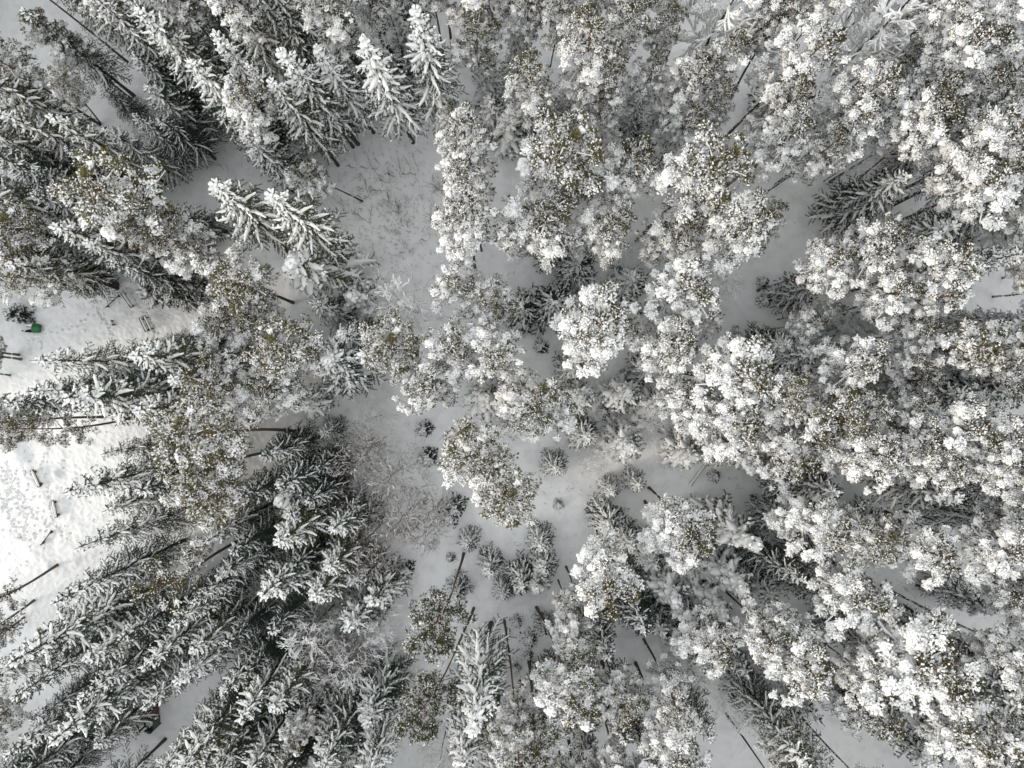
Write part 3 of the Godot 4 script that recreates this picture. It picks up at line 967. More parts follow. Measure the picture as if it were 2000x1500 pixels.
func plant() -> void:
	tree("dark_spruce_2", -37.25, -28.40, 0.78, 0.73, -0.61, 0.004, -0.001, "spruce", "tall dark green spruce, at ten o'clock, nine tenths out from centre, first from top")
	tree("snow_pine_2", -37.85, -31.69, 0.63, 1.10, 0.61, -0.146, -0.067, "pine", "bare-trunked snow-covered pine cut off by the top edge, zero tenths from left")
	tree("snow_pine_2", -31.20, -29.80, 0.67, 1.00, -0.65, 0.003, 0.001, "pine", "snow-covered pine cut off by the top edge, one tenths from left")
	tree("mid_spruce_1", -26.19, -26.61, 0.96, 0.91, 0.20, -0.021, -0.007, "spruce", "broad tall snow-striped spruce, at half past ten, nine tenths out from centre")
	tree("mid_spruce_1", -23.21, -23.38, 0.93, 0.86, 0.71, -0.007, -0.004, "spruce", "broad tall snow-striped spruce, at half past ten, eight tenths out from centre")
	tree("mid_spruce_1", -21.61, -21.54, 0.80, 0.73, 0.11, -0.012, -0.004, "spruce", "tall snow-striped spruce, below a pine, at half past ten, seven tenths out from centre")
	tree("snow_pine_2", -20.81, -28.63, 0.75, 1.00, -0.47, 0.011, 0.008, "pine", "left snow-covered pine, at eleven o'clock, nine tenths out from centre")
	tree("snow_pine_1", -40.61, -25.55, 0.72, 0.90, 0.27, -0.006, -0.002, "pine", "snow-covered pine cut off by the left edge, one tenths down")
	tree("olive_pine_1", -40.58, -25.74, 0.46, 0.90, -0.28, 0.396, 0.159, "pine", "bare-trunked slim patchily snowy olive-green pine, at ten o'clock, nine tenths out from centre")
	tree("mid_spruce_2", -34.01, -19.72, 0.67, 0.82, -0.48, -0.002, 0.002, "spruce", "tall snow-striped spruce, at ten o'clock, eight tenths out from centre")
	tree("dark_spruce_1", -30.93, -27.01, 0.80, 0.55, -0.08, 0.006, 0.003, "spruce", "tall dark green spruce, at half past ten, eight tenths out from centre")
	tree("mid_spruce_1", -30.08, -24.62, 0.78, 0.55, 0.39, 0.015, 0.014, "spruce", "tall snow-striped spruce, at half past ten, seven tenths out from centre")
	tree("dark_spruce_1", -31.31, -21.75, 0.61, 0.55, 0.09, 0.037, -0.017, "spruce", "left slim tall dark green spruce, at ten o'clock, seven tenths out from centre")
	tree("dark_spruce_2", -29.31, -22.24, 0.68, 0.50, -0.00, -0.012, 0.018, "spruce", "right slim tall dark green spruce, at ten o'clock, seven tenths out from centre")
	tree("dark_spruce_2", -43.00, -20.89, 0.68, 0.86, -0.61, 0.221, -0.003, "spruce", "bare-trunked tall dark green spruce, at ten o'clock, nine tenths out from centre")
	tree("dark_spruce_2", -38.18, -16.92, 0.83, 0.86, 0.22, -0.003, 0.001, "spruce", "tall dark green spruce, at ten o'clock, nine tenths out from centre, third from top")
	tree("olive_pine_1", -28.26, -15.04, 1.11, 1.05, 0.48, -0.071, 0.062, "pine", "bare-trunked broad patchily snowy olive-green pine, at ten o'clock, eight tenths out from centre")
	tree("mid_spruce_2", -34.45, -14.74, 0.78, 0.77, -0.23, -0.001, -0.005, "spruce", "tall snow-striped spruce, left of a pine, at ten o'clock, eight tenths out from centre")
	tree("mid_spruce_2", -33.64, -11.85, 0.85, 0.82, -0.32, -0.010, 0.013, "spruce", "broad tall snow-striped spruce, at half past nine, eight tenths out from centre")
	tree("olive_pine_1", -44.31, -14.23, 0.83, 0.95, -0.15, 0.355, 0.144, "pine", "upper bare-trunked patchily snowy olive-green pine, at half past nine, nine tenths out from centre")
	tree("mid_spruce_2", -22.21, -13.12, 0.93, 1.00, -0.01, 0.084, -0.030, "spruce", "bare-trunked broad tall snow-striped spruce, at ten o'clock, five tenths out from centre")
	tree("mid_spruce_2", -16.76, -12.21, 0.89, 1.09, -0.15, 0.038, -0.013, "spruce", "bare-trunked broad tall snow-striped spruce, at half past ten, four tenths out from centre")
	tree("snow_pine_3", -37.55, -28.12, 0.55, 0.75, 0.55, 0.010, -0.009, "pine", "slim snow-covered pine, at ten o'clock, nine tenths out from centre")
	tree("dark_spruce_2", -34.90, -25.05, 0.57, 0.41, -0.40, -0.007, -0.026, "spruce", "slim tall dark green spruce, at ten o'clock, eight tenths out from centre, first from top")
	tree("white_spruce_1", -21.11, -24.92, 0.72, 0.91, -0.40, 0.001, 0.002, "spruce", "tall white-laden spruce, at half past ten, eight tenths out from centre")
	tree("mid_spruce_2", -26.13, -26.78, 0.67, 0.73, 0.05, 0.003, -0.005, "spruce", "tall snow-striped spruce, at half past ten, eight tenths out from centre")
	tree("snow_pine_3", -27.24, -11.64, 0.83, 0.75, 0.29, -0.012, -0.005, "pine", "patchily snowy olive-green pine, at ten o'clock, seven tenths out from centre")
	tree("dark_spruce_1", -36.83, -14.80, 0.75, 0.68, 0.09, -0.029, 0.008, "spruce", "right tall dark green spruce, at half past nine, nine tenths out from centre")
	tree("mid_spruce_2", -37.40, -20.40, 0.65, 0.82, 0.20, -0.026, 0.019, "spruce", "tall snow-striped spruce, at ten o'clock, nine tenths out from centre, third from top")
	tree("mid_spruce_1", -32.40, -20.44, 0.60, 0.64, 0.15, 0.007, 0.018, "spruce", "slim tall snow-striped spruce, at ten o'clock, seven tenths out from centre")
	tree("olive_pine_1", -29.10, -12.00, 0.62, 0.85, -0.60, 0.002, 0.000, "pine", "patchily snowy olive-green pine, at half past nine, seven tenths out from centre")
	tree("mid_spruce_2", -31.96, -10.58, 0.74, 0.77, 0.20, -0.008, -0.007, "spruce", "tall snow-striped spruce, at half past nine, eight tenths out from centre")
	tree("white_spruce_2", -6.27, -24.94, 0.85, 1.05, -0.58, -0.004, -0.003, "spruce", "broad tall white-laden spruce, at half past eleven, eight tenths out from centre")
	tree("white_spruce_2", -9.74, -23.82, 0.86, 1.00, 0.72, -0.018, 0.010, "spruce", "bare-trunked broad tall white-laden spruce, at eleven o'clock, eight tenths out from centre")
	tree("white_spruce_2", -15.14, -23.62, 0.84, 0.95, -0.28, -0.048, 0.018, "spruce", "left bare-trunked tall white-laden spruce, at eleven o'clock, eight tenths out from centre")
	tree("white_spruce_2", -13.63, -24.73, 0.69, 0.86, 0.37, -0.028, 0.017, "spruce", "right bare-trunked tall white-laden spruce, at eleven o'clock, eight tenths out from centre")
	tree("snow_pine_3", -14.11, -28.66, 0.71, 0.95, 0.68, -0.008, 0.001, "pine", "right snow-covered pine, at eleven o'clock, nine tenths out from centre")
	tree("snow_pine_3", -2.99, -28.21, 0.74, 0.75, -0.71, 0.012, 0.016, "pine", "snow-covered pine, at twelve o'clock, nine tenths out from centre")
	tree("young_spruce_3", -2.25, -27.65, 0.92, 1.12, 0.03, -0.001, 0.005, "young spruce", "slight young snow-laden spruce, at twelve o'clock, eight tenths out from centre")
	tree("young_spruce_1", -1.87, -24.71, 0.90, 1.12, 0.06, -0.004, 0.005, "young spruce", "young snow-laden spruce, at twelve o'clock, seven tenths out from centre, first from left")
	tree("young_spruce_3", -0.21, -23.65, 1.11, 1.00, 0.53, -0.003, 0.005, "young spruce", "young snow-laden spruce, at twelve o'clock, seven tenths out from centre, second from left")
	tree("heavy_pine_1", -3.67, -16.38, 0.71, 1.15, -0.41, 0.013, -0.030, "pine", "heavily snow-loaded pine above and right of the open glade")
	tree("heavy_pine_1", -3.68, -11.41, 0.79, 1.15, -0.22, 0.014, -0.007, "pine", "bare-trunked heavily snow-loaded pine, at half past eleven, four tenths out from centre")
	tree("snow_pine_1", -4.80, -20.44, 0.33, 0.90, 0.16, 0.005, -0.000, "pine", "slim snow-covered pine, at half past eleven, seven tenths out from centre")
	tree("snow_pine_2", -14.79, -18.02, 0.54, 0.70, 0.46, -0.156, 0.114, "pine", "bare-trunked slim snow-covered pine, right of a young spruce and left of the open glade")
	tree("mid_spruce_2", -17.16, -21.55, 0.73, 0.91, -0.23, 0.000, -0.000, "spruce", "bare-trunked tall snow-striped spruce, at half past ten, seven tenths out from centre")
	tree("mid_spruce_2", -15.65, -23.32, 0.68, 0.82, -0.63, -0.006, 0.008, "spruce", "bare-trunked slim tall snow-striped spruce, at eleven o'clock, seven tenths out from centre")
	tree("snow_pine_2", -21.70, -18.93, 0.63, 1.00, -0.04, 0.130, -0.095, "pine", "bare-trunked snow-covered pine, above a spruce, at half past ten, seven tenths out from centre")
	tree("snow_pine_2", -10.45, -31.29, 0.55, 1.00, -0.03, -0.016, -0.015, "pine", "left bare-trunked slim snow-covered pine cut off by the top edge, four tenths from left")
	tree("snow_pine_2", -6.66, -31.44, 0.62, 1.00, 0.17, -0.007, -0.030, "pine", "right bare-trunked slim snow-covered pine cut off by the top edge, four tenths from left")
	tree("frost_tree_1", -11.61, -31.11, 0.89, 1.20, 0.45, -0.020, 0.003, "bare tree", "bare frosted tree, at half past eleven, nine tenths out from centre")
	tree("white_spruce_1", -20.46, -19.55, 0.75, 0.73, -0.62, -0.011, 0.005, "spruce", "tall white-laden spruce, at half past ten, six tenths out from centre")
	tree("frost_tree_2", -19.24, -21.12, 0.63, 0.70, 0.74, -0.000, 0.000, "bare tree", "bare frosted tree, at half past ten, six tenths out from centre")
	tree("young_spruce_1", -20.68, -19.74, 0.79, 0.75, 0.46, 0.000, 0.000, "young spruce", "slight young snow-laden spruce, at half past ten, five tenths out from centre")
	tree("mid_spruce_1", -19.39, -23.53, 0.67, 0.82, -0.04, -0.006, -0.005, "spruce", "slim tall snow-striped spruce, at half past ten, seven tenths out from centre")
	tree("snow_pine_3", 1.31, -23.71, 0.72, 0.85, 0.34, 0.002, 0.003, "pine", "snow-covered pine, at twelve o'clock, eight tenths out from centre")
	tree("young_spruce_1", 1.48, -24.36, 1.09, 1.25, -0.10, -0.001, -0.000, "young spruce", "young snow-laden spruce, at twelve o'clock, seven tenths out from centre, third from left")
	tree("snow_pine_2", 0.96, -31.69, 0.61, 1.00, 0.49, 0.003, -0.014, "pine", "left bare-trunked slim snow-covered pine cut off by the top edge, five tenths from left")
	tree("snow_pine_2", 1.36, -33.56, 0.54, 1.00, -0.37, 0.027, 0.127, "pine", "right bare-trunked slim snow-covered pine cut off by the top edge, five tenths from left")
	tree("snow_pine_3", 5.67, -25.50, 0.83, 1.00, 0.50, -0.001, -0.000, "pine", "snow-covered pine, at half past twelve, nine tenths out from centre")
	tree("olive_pine_1", 8.58, -27.19, 0.61, 1.00, -0.06, 0.013, -0.009, "pine", "patchily snowy olive-green pine, at half past twelve, nine tenths out from centre")
	tree("snow_pine_4", 7.37, -23.16, 0.65, 0.90, 0.02, 0.003, -0.006, "pine", "snow-covered pine, at half past twelve, eight tenths out from centre")
	tree("snow_pine_4", 7.18, -21.88, 0.56, 0.75, 0.41, 0.001, -0.007, "pine", "slim snow-covered pine, at half past twelve, seven tenths out from centre")
	tree("olive_pine_1", 11.67, -27.94, 0.47, 0.90, -0.26, 0.013, 0.025, "pine", "slim patchily snowy olive-green pine, at one o'clock, nine tenths out from centre")
	tree("snow_pine_4", 11.05, -24.33, 0.49, 0.85, 0.09, 0.001, -0.005, "pine", "left slim snow-covered pine, at one o'clock, eight tenths out from centre")
	tree("white_spruce_1", 10.54, -23.32, 0.52, 0.64, -0.71, 0.003, 0.007, "spruce", "slim tall white-laden spruce, at one o'clock, seven tenths out from centre")
	tree("snow_pine_1", 13.94, -23.32, 0.68, 0.95, 0.01, -0.002, 0.001, "pine", "snow-covered pine, right of a young spruce, at one o'clock, eight tenths out from centre")
	tree("snow_pine_2", 16.31, -24.12, 0.55, 0.95, 0.66, -0.008, -0.020, "pine", "right slim snow-covered pine, at one o'clock, eight tenths out from centre")
	tree("snow_pine_3", 16.26, -22.31, 0.52, 0.80, -0.45, 0.006, -0.003, "pine", "slim snow-covered pine, at one o'clock, seven tenths out from centre")
	tree("snow_pine_4", 13.90, -20.68, 0.57, 0.85, -0.39, 0.009, 0.011, "pine", "snow-covered pine, at one o'clock, seven tenths out from centre")
	tree("snag", 16.66, -29.18, 1.07, 1.29, -0.57, 0.003, 0.013, "dead tree", "dead tree with thickly snowed branches, at one o'clock, nine tenths out from centre")
	tree("olive_pine_1", 3.40, -16.73, 1.09, 1.05, -0.54, 0.010, -0.004, "pine", "broad patchily snowy olive-green pine, at half past twelve, six tenths out from centre")
	tree("snow_pine_4", 2.57, -12.45, 0.98, 0.95, -0.15, 0.003, 0.013, "pine", "broad snow-covered pine, at half past twelve, four tenths out from centre")
	tree("snow_pine_4", 9.43, -16.48, 0.78, 0.95, 0.74, 0.003, 0.005, "pine", "snow-covered pine, at one o'clock, six tenths out from centre")
	tree("snow_pine_4", 7.70, -11.96, 0.74, 0.90, -0.27, -0.006, 0.009, "pine", "snow-covered pine, at one o'clock, four tenths out from centre")
	tree("olive_pine_1", 12.26, -14.13, 1.02, 1.15, -0.72, 0.086, -0.051, "pine", "bare-trunked broad patchily snowy olive-green pine, at half past one, five tenths out from centre")
	tree("snow_pine_4", 13.80, -11.95, 0.77, 0.80, 0.02, -0.015, 0.006, "pine", "snow-covered pine, at half past one, four tenths out from centre")
	tree("heavy_pine_1", 17.44, -11.67, 0.97, 0.95, -0.41, 0.001, 0.001, "pine", "broad heavily snow-loaded pine, at two o'clock, four tenths out from centre")
	tree("young_spruce_1", 8.90, -21.48, 0.94, 1.25, 0.38, 0.005, 0.003, "young spruce", "young snow-laden spruce, at one o'clock, six tenths out from centre")
	tree("young_spruce_2", 4.36, -24.68, 0.99, 1.12, 0.67, 0.023, -0.031, "young spruce", "young snow-laden spruce, at half past twelve, seven tenths out from centre")
	tree("young_spruce_2", 3.54, -24.34, 0.90, 1.12, -0.62, 0.012, 0.016, "young spruce", "slight young snow-laden spruce, at half past twelve, seven tenths out from centre")
	tree("young_spruce_1", 15.11, -20.57, 0.81, 1.00, 0.59, 0.003, -0.011, "young spruce", "right slight young snow-laden spruce, at one o'clock, six tenths out from centre")
	tree("snow_pine_3", 3.32, -28.94, 0.54, 0.90, 0.53, 0.020, -0.008, "pine", "right slim snow-covered pine, at twelve o'clock, nine tenths out from centre")
	tree("snow_pine_1", 1.23, -30.01, 0.49, 0.90, -0.73, -0.002, 0.024, "pine", "left slim snow-covered pine, at twelve o'clock, nine tenths out from centre")
	tree("young_spruce_2", 0.52, -29.96, 0.93, 1.50, 0.26, -0.008, -0.009, "young spruce", "young snow-laden spruce, at twelve o'clock, nine tenths out from centre")
	tree("young_spruce_2", 10.29, -22.81, 0.77, 1.25, -0.37, -0.001, 0.002, "young spruce", "left slight young snow-laden spruce, at one o'clock, six tenths out from centre")
	tree("snow_pine_1", 19.25, -28.75, 0.51, 0.85, -0.38, 0.049, 0.006, "pine", "slim snow-covered pine, at one o'clock, nine tenths out from centre")
	tree("young_spruce_2", 13.12, -24.00, 0.97, 1.12, -0.10, 0.001, 0.001, "young spruce", "young snow-laden spruce, at one o'clock, seven tenths out from centre")
	tree("snow_pine_4", 21.58, -28.18, 0.71, 1.00, -0.43, -0.035, -0.010, "pine", "snow-covered pine, at one o'clock, nine tenths out from centre")
	tree("snow_pine_2", 24.10, -29.14, 0.55, 1.00, 0.31, -0.017, 0.026, "pine", "slim snow-covered pine, at half past one, nine tenths out from centre")
	tree("heavy_pine_3", 21.26, -24.57, 0.83, 1.10, -0.73, 0.033, 0.039, "pine", "heavily snow-loaded pine, at half past one, eight tenths out from centre")
	tree("heavy_pine_3", 26.47, -21.42, 0.77, 1.05, -0.51, -0.000, -0.003, "pine", "heavily snow-loaded pine, at half past one, seven tenths out from centre")
	tree("heavy_pine_1", 26.00, -19.63, 0.79, 0.95, 0.15, -0.008, -0.013, "pine", "heavily snow-loaded pine, at two o'clock, seven tenths out from centre")
	tree("snow_pine_3", 20.73, -21.40, 0.65, 0.95, -0.35, 0.014, 0.004, "pine", "snow-covered pine, at half past one, seven tenths out from centre")
	tree("heavy_pine_1", 20.92, -19.36, 0.73, 0.95, -0.38, -0.004, 0.047, "pine", "heavily snow-loaded pine, at half past one, six tenths out from centre")
	tree("snow_pine_3", 24.10, -18.28, 0.58, 0.90, -0.25, 0.002, 0.011, "pine", "snow-covered pine, at two o'clock, six tenths out from centre")
	tree("snag", 29.05, -27.76, 1.06, 1.21, -0.74, -0.012, 0.002, "dead tree", "dead tree with thickly snowed branches, at half past one, eight tenths out from centre")
	tree("heavy_pine_2", 33.71, -24.84, 0.87, 1.00, 0.13, 0.000, -0.000, "pine", "left broad heavily snow-loaded pine, at two o'clock, nine tenths out from centre")
	tree("heavy_pine_2", 37.50, -28.12, 0.93, 1.00, 0.04, 0.004, 0.001, "pine", "right broad heavily snow-loaded pine, at two o'clock, nine tenths out from centre")
	tree("heavy_pine_1", 32.62, -28.26, 0.80, 1.00, 0.57, -0.007, -0.010, "pine", "heavily snow-loaded pine, at half past one, nine tenths out from centre")
	tree("snow_pine_4", 31.60, -21.36, 0.75, 0.95, 0.18, 0.000, -0.004, "pine", "snow-covered pine, at two o'clock, eight tenths out from centre")
	tree("snow_pine_2", 31.37, -19.92, 0.76, 0.85, 0.59, 0.020, 0.006, "pine", "snow-covered pine, above a frosted tree, at two o'clock, eight tenths out from centre")
	tree("heavy_pine_3", 36.30, -18.34, 0.95, 1.00, 0.38, -0.006, 0.003, "pine", "broad heavily snow-loaded pine, above a spruce, at two o'clock, nine tenths out from centre")
	tree("heavy_pine_2", 35.83, -15.24, 0.97, 0.95, 0.47, -0.018, 0.002, "pine", "bare-trunked broad heavily snow-loaded pine, at two o'clock, nine tenths out from centre")
	tree("mid_spruce_1", 31.36, -16.38, 0.93, 0.64, 0.59, 0.009, -0.018, "spruce", "tall snow-striped spruce, above a young spruce, at two o'clock, seven tenths out from centre")
	tree("young_spruce_3", 33.83, -16.74, 0.78, 1.12, 0.21, 0.005, -0.001, "young spruce", "slight young snow-laden spruce, below a spruce, at two o'clock, seven tenths out from centre")
	tree("snow_pine_2", 30.28, -17.31, 0.68, 1.00, -0.19, 0.030, -0.123, "pine", "bare-trunked snow-covered pine, at two o'clock, eight tenths out from centre")
	tree("mid_spruce_2", 34.66, -12.42, 0.92, 0.68, 0.19, -0.006, -0.002, "spruce", "tall snow-striped spruce, at half past two, eight tenths out from centre")
	tree("heavy_pine_3", 29.07, -11.41, 0.71, 0.85, 0.65, 0.000, 0.002, "pine", "heavily snow-loaded pine, at half past two, seven tenths out from centre, first from top")
	tree("dark_spruce_1", 36.57, -20.95, 0.76, 0.73, 0.36, -0.011, -0.017, "spruce", "tall dark green spruce, at two o'clock, eight tenths out from centre")
	tree("young_spruce_2", 38.22, -22.06, 1.18, 1.62, -0.40, 0.003, -0.007, "young spruce", "spreading young snow-laden spruce, at two o'clock, eight tenths out from centre")
	tree("frost_tree_2", 30.74, -19.99, 0.83, 1.20, -0.03, -0.011, 0.000, "bare tree", "bare frosted tree, at two o'clock, seven tenths out from centre")
	tree("snow_pine_3", 38.45, -23.78, 0.64, 0.90, -0.53, 0.002, -0.019, "pine", "snow-covered pine, above a spruce, at two o'clock, nine tenths out from centre")
	tree("snow_pine_2", 33.31, -29.78, 0.58, 0.75, 0.36, -0.155, 0.321, "pine", "bare-trunked slim snow-covered pine, at half past one, eight tenths out from centre")
	tree("snow_pine_2", 31.80, -34.17, 0.55, 1.00, 0.10, -0.284, 0.213, "pine", "right bare-trunked slim snow-covered pine cut off by the top edge, eight tenths from left")
	tree("snow_pine_2", 30.13, -33.81, 0.37, 0.90, -0.66, -0.241, 0.093, "pine", "left bare-trunked slim snow-covered pine cut off by the top edge, eight tenths from left")
	tree("snow_pine_2", 34.82, -29.52, 0.56, 0.90, 0.26, 0.073, 0.241, "pine", "bare-trunked slim snow-covered pine, at two o'clock, nine tenths out from centre")
	tree("young_spruce_3", 42.86, -13.66, 1.13, 1.50, 0.31, 0.004, 0.017, "young spruce", "spreading young snow-laden spruce, at half past two, nine tenths out from centre")
	tree("snow_pine_3", 20.59, -13.40, 0.59, 0.75, -0.45, -0.009, 0.002, "pine", "slim snow-covered pine, at two o'clock, five tenths out from centre")
	tree("snow_pine_1", 35.85, -22.84, 0.61, 0.90, -0.06, 0.002, -0.001, "pine", "snow-covered pine, at two o'clock, nine tenths out from centre")
	tree("frost_tree_2", 36.16, -20.42, 0.88, 1.20, -0.64, 0.030, -0.001, "bare tree", "bare frosted tree, below a pine, at two o'clock, eight tenths out from centre")
	tree("mid_spruce_1", 39.74, -14.42, 0.75, 0.64, 0.68, 0.016, 0.020, "spruce", "tall snow-striped spruce, at half past two, nine tenths out from centre")
	tree("heavy_pine_1", 6.67, -4.11, 1.10, 1.00, -0.20, -0.008, -0.006, "pine", "broad heavily snow-loaded pine, at two o'clock, two tenths out from centre")
	tree("heavy_pine_2", 12.71, -7.09, 0.89, 0.95, -0.71, 0.009, -0.006, "pine", "broad heavily snow-loaded pine, at two o'clock, three tenths out from centre")
	tree("heavy_pine_1", 12.24, -2.69, 0.89, 0.90, -0.13, 0.007, -0.002, "pine", "heavily snow-loaded pine, at half past two, three tenths out from centre")
	tree("heavy_pine_2", 16.93, -1.18, 1.06, 1.00, -0.75, -0.007, 0.015, "pine", "broad heavily snow-loaded pine, at three o'clock, four tenths out from centre")
	tree("heavy_pine_2", 13.41, 1.65, 0.81, 0.85, 0.60, 0.016, -0.025, "pine", "heavily snow-loaded pine, at three o'clock, three tenths out from centre")
	tree("young_spruce_3", 13.18, 1.89, 0.93, 1.12, -0.16, -0.007, 0.027, "young spruce", "young snow-laden spruce, at half past three, three tenths out from centre")
	tree("heavy_pine_3", 16.97, 2.71, 0.94, 0.90, -0.33, 0.024, 0.012, "pine", "heavily snow-loaded pine, at half past three, four tenths out from centre")
	tree("young_spruce_3", 10.37, 5.47, 1.09, 1.00, 0.20, 0.013, 0.004, "young spruce", "young snow-laden spruce, at four o'clock, two tenths out from centre")
	tree("young_spruce_3", 16.07, 6.23, 1.02, 1.00, 0.41, 0.011, 0.015, "young spruce", "young snow-laden spruce above and left of the fallen trunk")
	tree("young_spruce_2", 6.72, 4.75, 0.93, 0.88, 0.20, 0.003, -0.002, "young spruce", "slight young snow-laden spruce, at four o'clock, one tenths out from centre")
	tree("young_spruce_3", 10.20, 0.90, 1.01, 1.00, -0.68, 0.018, -0.011, "young spruce", "young snow-laden spruce, at three o'clock, two tenths out from centre")
	tree("young_spruce_3", 6.24, 1.26, 0.89, 1.00, -0.54, -0.007, 0.004, "young spruce", "slight young snow-laden spruce, at half past three, one tenths out from centre")
	tree("young_spruce_2", 5.53, -1.48, 0.90, 1.00, -0.13, -0.019, 0.002, "young spruce", "young snow-laden spruce, at half past two, one tenths out from centre")
	tree("shade_spruce_2", 3.60, -7.24, 1.19, 1.11, 0.71, -0.004, 0.011, "young spruce", "spreading young dusky spruce, at one o'clock, two tenths out from centre")
	tree("shade_spruce_2", 1.02, -6.88, 1.09, 0.89, -0.57, -0.001, 0.001, "young spruce", "young dusky spruce, at half past twelve, two tenths out from centre")
	tree("young_spruce_3", 17.81, -5.79, 0.95, 1.12, 0.61, 0.011, 0.018, "young spruce", "young snow-laden spruce, at half past two, four tenths out from centre")
	tree("young_spruce_2", 4.00, 7.76, 0.72, 0.75, -0.25, -0.000, -0.000, "young spruce", "slight young snow-laden spruce, at five o'clock, two tenths out from centre")
	tree("frost_tree_2", 7.29, 7.77, 0.57, 0.50, -0.38, -0.000, 0.000, "bare tree", "bare frosted tree, at half past four, two tenths out from centre")
	tree("young_spruce_1", 9.33, 9.99, 0.59, 0.62, -0.39, -0.000, 0.000, "young spruce", "left slight young snow-laden spruce, at half past four, three tenths out from centre")
	tree("young_spruce_2", 11.56, 9.31, 0.64, 0.75, -0.72, 0.000, -0.000, "young spruce", "right slight young snow-laden spruce, at half past four, three tenths out from centre")
	tree("young_spruce_2", 19.73, 6.50, 0.79, 0.88, 0.38, -0.000, 0.000, "young spruce", "slight young snow-laden spruce, above a small bush and above and right of the fallen trunk")
	tree("young_spruce_3", 21.82, 5.98, 1.12, 1.12, -0.21, -0.012, 0.000, "young spruce", "young snow-laden spruce, at half past three, five tenths out from centre")
	tree("shade_spruce_1", 5.80, -10.70, 1.08, 1.00, -0.10, 0.012, 0.008, "young spruce", "young dusky spruce, at one o'clock, three tenths out from centre")
	tree("young_spruce_2", 10.60, -9.22, 1.18, 1.12, -0.72, 0.006, -0.009, "young spruce", "young snow-laden spruce, at half past one, three tenths out from centre")
	tree("frost_tree_1", 12.59, 3.37, 0.70, 0.70, -0.02, -0.002, 0.001, "bare tree", "bare frosted tree, at half past three, three tenths out from centre")
	tree("snow_pine_1", 2.09, 1.84, 0.97, 0.85, 0.49, -0.025, 0.020, "pine", "snow-covered pine, above and right of a young spruce, at the very centre")
	tree("frost_tree_2", 8.54, 6.17, 0.50, 0.60, -0.59, 0.000, -0.000, "bare tree", "bare frosted tree, at four o'clock, two tenths out from centre")
	tree("snow_pine_2", 13.48, 10.25, 0.78, 0.95, 0.03, -0.029, 0.054, "pine", "bare-trunked snow-covered pine, at half past four, four tenths out from centre")
	tree("sapling_1", 4.85, -10.16, 0.91, 0.55, 0.22, 0.000, -0.000, "shrub", "small dark evergreen bush, at one o'clock, three tenths out from centre")
	tree("sapling_2", 2.90, -3.65, 0.99, 0.59, -0.75, 0.000, 0.000, "shrub", "small dark evergreen bush, at half past one, one tenths out from centre")
	tree("sapling_1", 22.08, -5.37, 0.51, 0.36, 0.22, 0.000, 0.000, "shrub", "small dark evergreen bush, at half past two, four tenths out from centre")
	tree("sapling_2", 24.87, -8.16, 0.96, 0.55, 0.04, 0.000, -0.000, "shrub", "lower small dark evergreen bush, at half past two, five tenths out from centre")
	tree("sapling_2", 24.67, -10.01, 0.80, 0.55, -0.64, -0.000, -0.000, "shrub", "upper small dark evergreen bush, at half past two, five tenths out from centre")
	tree("sapling_1", 9.02, 2.66, 0.76, 0.45, 0.15, -0.000, 0.000, "shrub", "small dark evergreen bush, at half past three, two tenths out from centre")
	tree("sapling_1", 19.89, 9.02, 0.73, 0.45, -0.33, -0.000, -0.000, "shrub", "small dark evergreen bush, below a young spruce and below and right of the fallen trunk")
	tree("frost_tree_2", 18.23, -8.55, 0.81, 1.00, -0.38, -0.009, -0.012, "bare tree", "bare frosted tree, at two o'clock, four tenths out from centre")
	tree("young_spruce_2", 13.16, -5.79, 0.92, 1.12, -0.72, -0.004, -0.013, "young spruce", "young snow-laden spruce, at two o'clock, three tenths out from centre")
	tree("young_spruce_2", 12.65, -1.34, 0.91, 1.12, -0.11, 0.003, -0.003, "young spruce", "young snow-laden spruce, at three o'clock, three tenths out from centre")
	tree("frost_tree_2", 11.48, -5.09, 0.71, 0.90, -0.24, 0.001, 0.006, "bare tree", "bare frosted tree, at two o'clock, two tenths out from centre")
	tree("heavy_pine_2", 24.27, -9.24, 0.73, 0.90, 0.52, -0.001, 0.001, "pine", "heavily snow-loaded pine, at half past two, six tenths out from centre")
	tree("heavy_pine_1", 27.26, -9.90, 0.76, 0.95, -0.28, 0.000, 0.001, "pine", "heavily snow-loaded pine, at half past two, seven tenths out from centre, second from top")
	tree("heavy_pine_1", 32.30, -8.73, 0.93, 1.00, 0.68, 0.001, 0.005, "pine", "broad heavily snow-loaded pine, at half past two, eight tenths out from centre")
	tree("heavy_pine_2", 29.52, -6.62, 0.76, 0.90, -0.02, -0.023, -0.019, "pine", "heavily snow-loaded pine, at half past two, seven tenths out from centre, third from top")
	tree("heavy_pine_3", 32.22, -6.78, 0.64, 0.90, -0.71, 0.032, 0.012, "pine", "heavily snow-loaded pine, at half past two, eight tenths out from centre")
	tree("frost_tree_1", 30.37, -6.98, 1.00, 1.20, -0.47, -0.020, 0.012, "bare tree", "bare frosted tree, at half past two, seven tenths out from centre")
	tree("heavy_pine_2", 30.99, -3.77, 0.59, 0.85, 0.65, 0.017, -0.013, "pine", "slim heavily snow-loaded pine, at three o'clock, eight tenths out from centre, first from top")
	tree("heavy_pine_2", 24.08, -5.29, 0.48, 0.70, 0.04, 0.007, 0.018, "pine", "left slim heavily snow-loaded pine, at half past two, six tenths out from centre")
	tree("heavy_pine_2", 26.21, -6.38, 0.31, 0.65, -0.25, 0.009, 0.002, "pine", "right slim heavily snow-loaded pine, at half past two, six tenths out from centre")
	tree("heavy_pine_1", 25.98, -1.53, 0.79, 0.95, -0.63, 0.012, 0.010, "pine", "heavily snow-loaded pine, at three o'clock, seven tenths out from centre")
